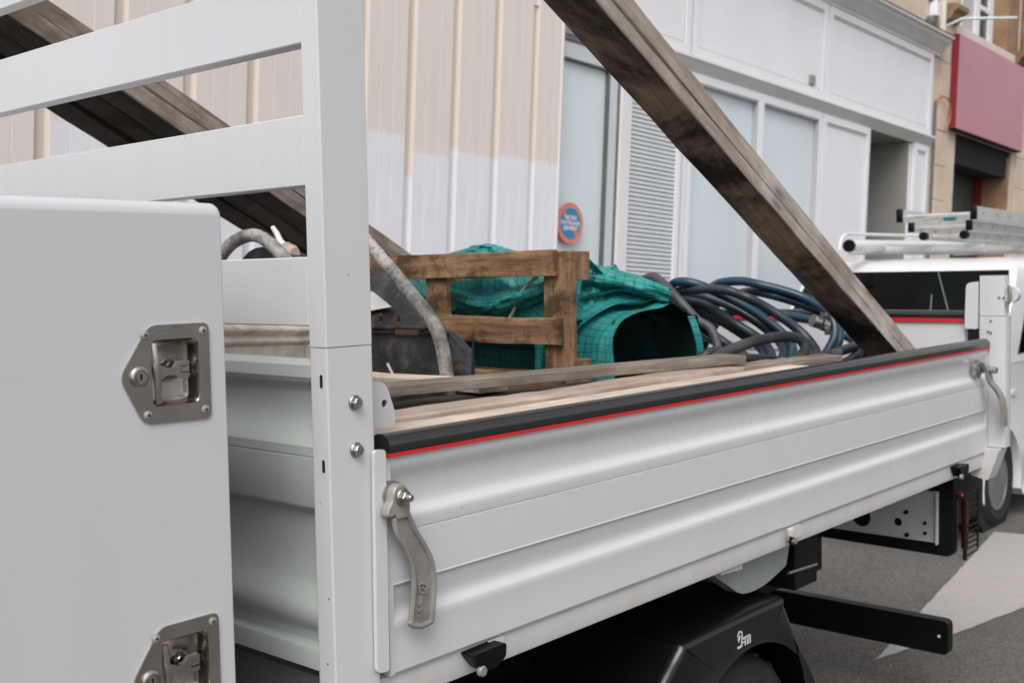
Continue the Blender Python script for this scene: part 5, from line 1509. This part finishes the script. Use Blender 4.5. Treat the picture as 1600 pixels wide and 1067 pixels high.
# lofted across: rounded shoulders at both sides
def inset(poly, s_):
    return [((x - 7.5) * (1 - s_ * 0.010) + 7.5, (z - 0.6) * (1 - s_ * 0.05) + 0.6 if z > 0.9 else z) for x, z in poly]
rows = [(inset(low, 1.6), VY0 + 0.0), (inset(low, 0.9), VY0 - 0.004), (inset(low, 0.4), VY0 + 0.012), (inset(low, 0), VY0 + 0.06), (inset(low, 0), VY1 - 0.06), (inset(low, 0.4), VY1 - 0.012), (inset(low, 0.9), VY1)]
m_ = len(low)
vs = [(x, y, z) for lp_, y in rows for x, z in lp_]
fs = [(i * m_ + j, i * m_ + (j + 1) % m_, (i + 1) * m_ + (j + 1) % m_, (i + 1) * m_ + j) for i in range(len(rows) - 1) for j in range(m_)]
fs += [tuple(range(m_)), tuple((len(rows) - 1) * m_ + j for j in reversed(range(m_)))]
body = mesh_obj('body', vs, fs, M['van_white'], van, 35)
# cabin shell in rings from belt to roof
ring_z = [(1.02, 6.02, 0.955, 9.70), (1.15, 6.15, 0.962, 9.70), (1.35, 6.335, 0.978, 9.69), (1.55, 6.52, 1.000, 9.67), (1.63, 6.60, 1.018, 9.65), (1.675, 6.68, 1.055, 9.60), (1.705, 6.80, 1.13, 9.5), (1.722, 7.05, 1.28, 9.3)]
vs, fs = [], []
cols = 12
for z, xf, yn, xr in ring_z:
    yf = VY0 + VY1 - yn
    ringp = []
    for k in range(cols + 1):                      # bowed front edge
        t = k / cols
        y = yn + (yf - yn) * t
        bow = 0.20 * (2 * t - 1) ** 2
        ringp.append((xf - 0.06 + bow, y, z))
    ringp += [(7.3, yf, z), (8.5, yf, z), (xr, yf - 0.02, z), (xr, yn + 0.02, z), (8.5, yn, z), (7.3, yn, z)]
    vs += ringp
m_ = cols + 7
for i in range(len(ring_z) - 1):
    for j in range(m_):
        fs.append((i * m_ + j, i * m_ + (j + 1) % m_, (i + 1) * m_ + (j + 1) % m_, (i + 1) * m_ + j))
fs.append(tuple((len(ring_z) - 1) * m_ + j for j in range(m_)))
cabn = mesh_obj('cabin', vs, fs, M['van_white'], van, 40)
# windscreen laid a few millimetres outside the bowed front
def front_pt(t, z):
    for (za, xa, ya, _), (zb, xb, yb, _) in zip(ring_z, ring_z[1:]):
        if za <= z <= zb:
            f = (z - za) / (zb - za)
            xf, yn = xa + (xb - xa) * f, ya + (yb - ya) * f
            break
    yf = VY0 + VY1 - yn
    return Vector((xf - 0.06 + 0.20 * (2 * t - 1) ** 2, yn + (yf - yn) * t, z))
vs, fs = [], []
NT, NZ = 14, 8
for i in range(NZ + 1):
    for k in range(NT + 1):
        z = 1.06 + (1.628 - 1.06) * i / NZ
        t = 0.028 + (1 - 0.056) * k / NT
        vs.append(front_pt(t, z) + Vector((-0.006, 0, 0.004)))
for i in range(NZ):
    for k in range(NT):
        fs.append((i * (NT + 1) + k, i * (NT + 1) + k + 1, (i + 1) * (NT + 1) + k + 1, (i + 1) * (NT + 1) + k))
ws = mesh_obj('windscreen', vs, fs, M['van_glass'], van, 50)
for pa, pb_ in (((1.16, 0.16), (1.60, 0.30)), ((1.16, 0.26), (1.45, 0.30))):
    a, b = front_pt(pa[1], pa[0]) + Vector((-0.02, 0, 0.02)), front_pt(pb_[1], pb_[0]) + Vector((-0.02, 0, 0.02))
    MB().tube([a, b], 0.005, 6).build('wiper', simple('wiper_grey', (0.12, 0.125, 0.125), 0.5), van)
def side_pt(x, z, e=-0.005):
    for (za, xa, ya, _), (zb, xb, yb, _) in zip(ring_z, ring_z[1:]):
        if za <= z <= zb:
            f = (z - za) / (zb - za)
            return (x, ya + (yb - ya) * f + e, z)
pts = [(6.56, 1.075), (6.62, 1.15), (6.78, 1.35), (6.93, 1.55), (6.97, 1.57), (7.75, 1.575), (7.78, 1.35), (7.78, 1.075)]
vs = [side_pt(x, z) for x, z in pts]
mesh_obj('side_window', vs, [tuple(range(len(pts)))], M['van_glass'], van)
MB().tube([side_pt(6.80, 1.09, -0.012), side_pt(6.84, 1.45, -0.012)], 0.012, 6).build('window_divider', M['black'], van)
mr = MB().prism(round_poly([(6.72, 1.05), (6.86, 1.05), (6.88, 1.20), (6.74, 1.22)], 0.03), 'y', 0.78, 0.93)
mr.build('door_mirror', M['black'], van, 50)
MB().prism([(6.74, 1.07), (6.85, 1.07), (6.86, 1.19), (6.75, 1.20)], 'y', 0.772, 0.779).build('mirror_cap', M['van_white'], van)
MB().tube([(6.76, VY0 - 0.008, 0.30), (6.78, VY0 - 0.008, 0.6), (6.80, VY0 - 0.012, 1.03)], 0.004, 6).build('door_seam', M['gasket'], van)
MB().prism(rrect(6.45, 6.54, 0.80, 0.84, 0.015), 'y', VY0 - 0.014, VY0 + 0.002).build('indicator', M['plate_grey'], van)
MB().tube([(6.72, VY0 + 0.005, 0.135), (8.38, VY0 + 0.005, 0.135)], 0.035, 8).build('sill', M['van_white'], van, 50)
for cx_ in (6.285, 8.80):
    MB().lathe([(0.362, 0.0), (0.362, 0.28)], (cx_, VY0 + 0.045, 0.245), '+y', 28).build('wheel_well', M['dark_hole'], van)
bmp = [(5.30, 0.12), (5.30, 0.50), (5.345, 0.60), (5.50, 0.62), (5.90, 0.56), (5.885, 0.12)]
vs, fs = [], []
for y_, dx in ((VY0 - 0.010, 0.20), (VY0 + 0.03, 0.10), (VY0 + 0.16, 0.03), (VY0 + 0.45, 0.0), (VY1 - 0.45, 0.0), (VY1 - 0.16, 0.03), (VY1 - 0.03, 0.10), (VY1 + 0.010, 0.20)):
    vs += [(x + dx * (1 - (x - 5.30) / 0.6), y_, z) for x, z in bmp]
fs = [(i * 6 + j, i * 6 + (j + 1) % 6, i * 6 + 6 + (j + 1) % 6, i * 6 + 6 + j) for i in range(7) for j in range(6)] + [tuple(range(6)), tuple(42 + j for j in reversed(range(6)))]
mesh_obj('bumper', vs, fs, M['black'], van, 40)
for ya_ in (VY0 + 0.03, VY1 - 0.30):
    MB().prism(round_poly([(ya_, 0.70), (ya_ + 0.27, 0.66), (ya_ + 0.27, 0.80), (ya_ + 0.03, 0.86)], 0.03), 'x', 5.345, 5.50).build('headlight', M['pale_glass'], van, 40)
MB().prism(rrect(VY0 + 0.42, VY1 - 0.42, 0.655, 0.76, 0.03), 'x', 5.352, 5.45).build('grille', M['black'], van, 40)
for cx_ in (6.285, 8.80):
    for yy, sg_ in ((0.985, -1), (2.575, 1)):
        wheel('wheel', cx_, yy, 0.248, 0.292, 0.20, sg_, van, M['rim_grey'])
# roof rack: two long tubes on cross bars
rack = MB().tube([(6.42, 2.08, 1.822), (9.5, 2.08, 1.842)], 0.044, 14).build('rack_tube', M['van_white'], van, 50)
MB().tube([(6.418, 2.08, 1.822), (6.44, 2.08, 1.8222)], 0.046, 14).build('tube_cap', M['black'], van, 50)
MB().tube(spline([(6.95, 2.40, 1.80), (6.98, 2.40, 1.88), (7.08, 2.40, 1.925), (7.3, 2.40, 1.93), (9.4, 2.40, 1.93)], 5), 0.013, 10).build('rack_rail', M['van_white'], van, 50)
for x in (7.0, 8.1, 9.2):
    MB().tube([(x, 1.32, 1.79), (x, 2.34, 1.79)], 0.030, 10).build('rack_bar', M['plate_grey'], van, 50)

def ladder(label, x0, x1, ya, yb, z0, h, pitch_, caps):
    t = thing('ladder', label, 'ladder', (x0, (ya + yb) / 2, z0), 'ladder sections on the van roof')
    dz = lambda x: -(x - x0) * 0.020
    for y in (ya, yb):
        vs = []
        for x in (x0, x1):
            vs += [(x, y - 0.014, z0 + dz(x)), (x, y + 0.014, z0 + dz(x)), (x, y + 0.014, z0 + h + dz(x)), (x, y - 0.014, z0 + h + dz(x))]
        r_ = mesh_obj('rail', vs, [(0, 1, 5, 4), (1, 2, 6, 5), (2, 3, 7, 6), (3, 0, 4, 7), (0, 3, 2, 1), (4, 5, 6, 7)], M['alu'], t)
        c_ = MB()
        if caps == 'round':
            c_.prism(circle(y, z0 + h / 2, h * 0.62, 16), 'x', x0 - 0.035, x0 + 0.006)
        else:
            c_.box(x0 - 0.030, x0 + 0.012, y - 0.019, y + 0.019, z0 - 0.005, z0 + h + 0.005, 0.004)
        c_.build('end_cap', M['black'], t, 50)
    x = x0 + 0.14
    first = None
    while x < x1 - 0.1:
        if first is None:
            first = MB().tube([(0, ya + 0.0145, 0), (0, yb - 0.0145, 0)], 0.015, 8).build('rung', M['alu'], t, 50)
            base_ = first.location.copy()
            o = first
        else:
            o = first.copy()
            COL.objects.link(o)
        o.location = base_ + Vector((x, 0, z0 + h / 2 + dz(x)))
        x += pitch_
    for k in range(3):
        x = x0 + 0.14 + k * pitch_
        MB().lathe([(0.008, 0), (0.007, 0.003)], (x, ya - 0.014, z0 + h * 0.5 + dz(x)), '-y', 8).build('rung_rivet', M['gasket'], t)
    return t
ladder('uppermost and widest aluminium ladder section with square black caps on the van roof', 6.66, 9.6, 1.28, 1.80, 1.985, 0.088, 0.28, 'square')
ladder('middle aluminium ladder section on the van roof between the widest and the wheeled section', 6.76, 9.5, 1.345, 1.755, 1.915, 0.062, 0.28, 'square')
ladder('lowest narrow aluminium ladder section with round black end rollers on the van roof', 6.86, 9.4, 1.41, 1.70, 1.858, 0.05, 0.28, 'round')
MB().lathe([(0.03, 0), (0.03, 0.08)], (6.92, 1.50, 2.02), '+y', 12).build('strap', simple('teal_strap', (0.05, 0.24, 0.22), 0.6))
tag(bpy.data.objects['strap'], 'small teal strap wound round a rung of the roof ladders', 'strap')
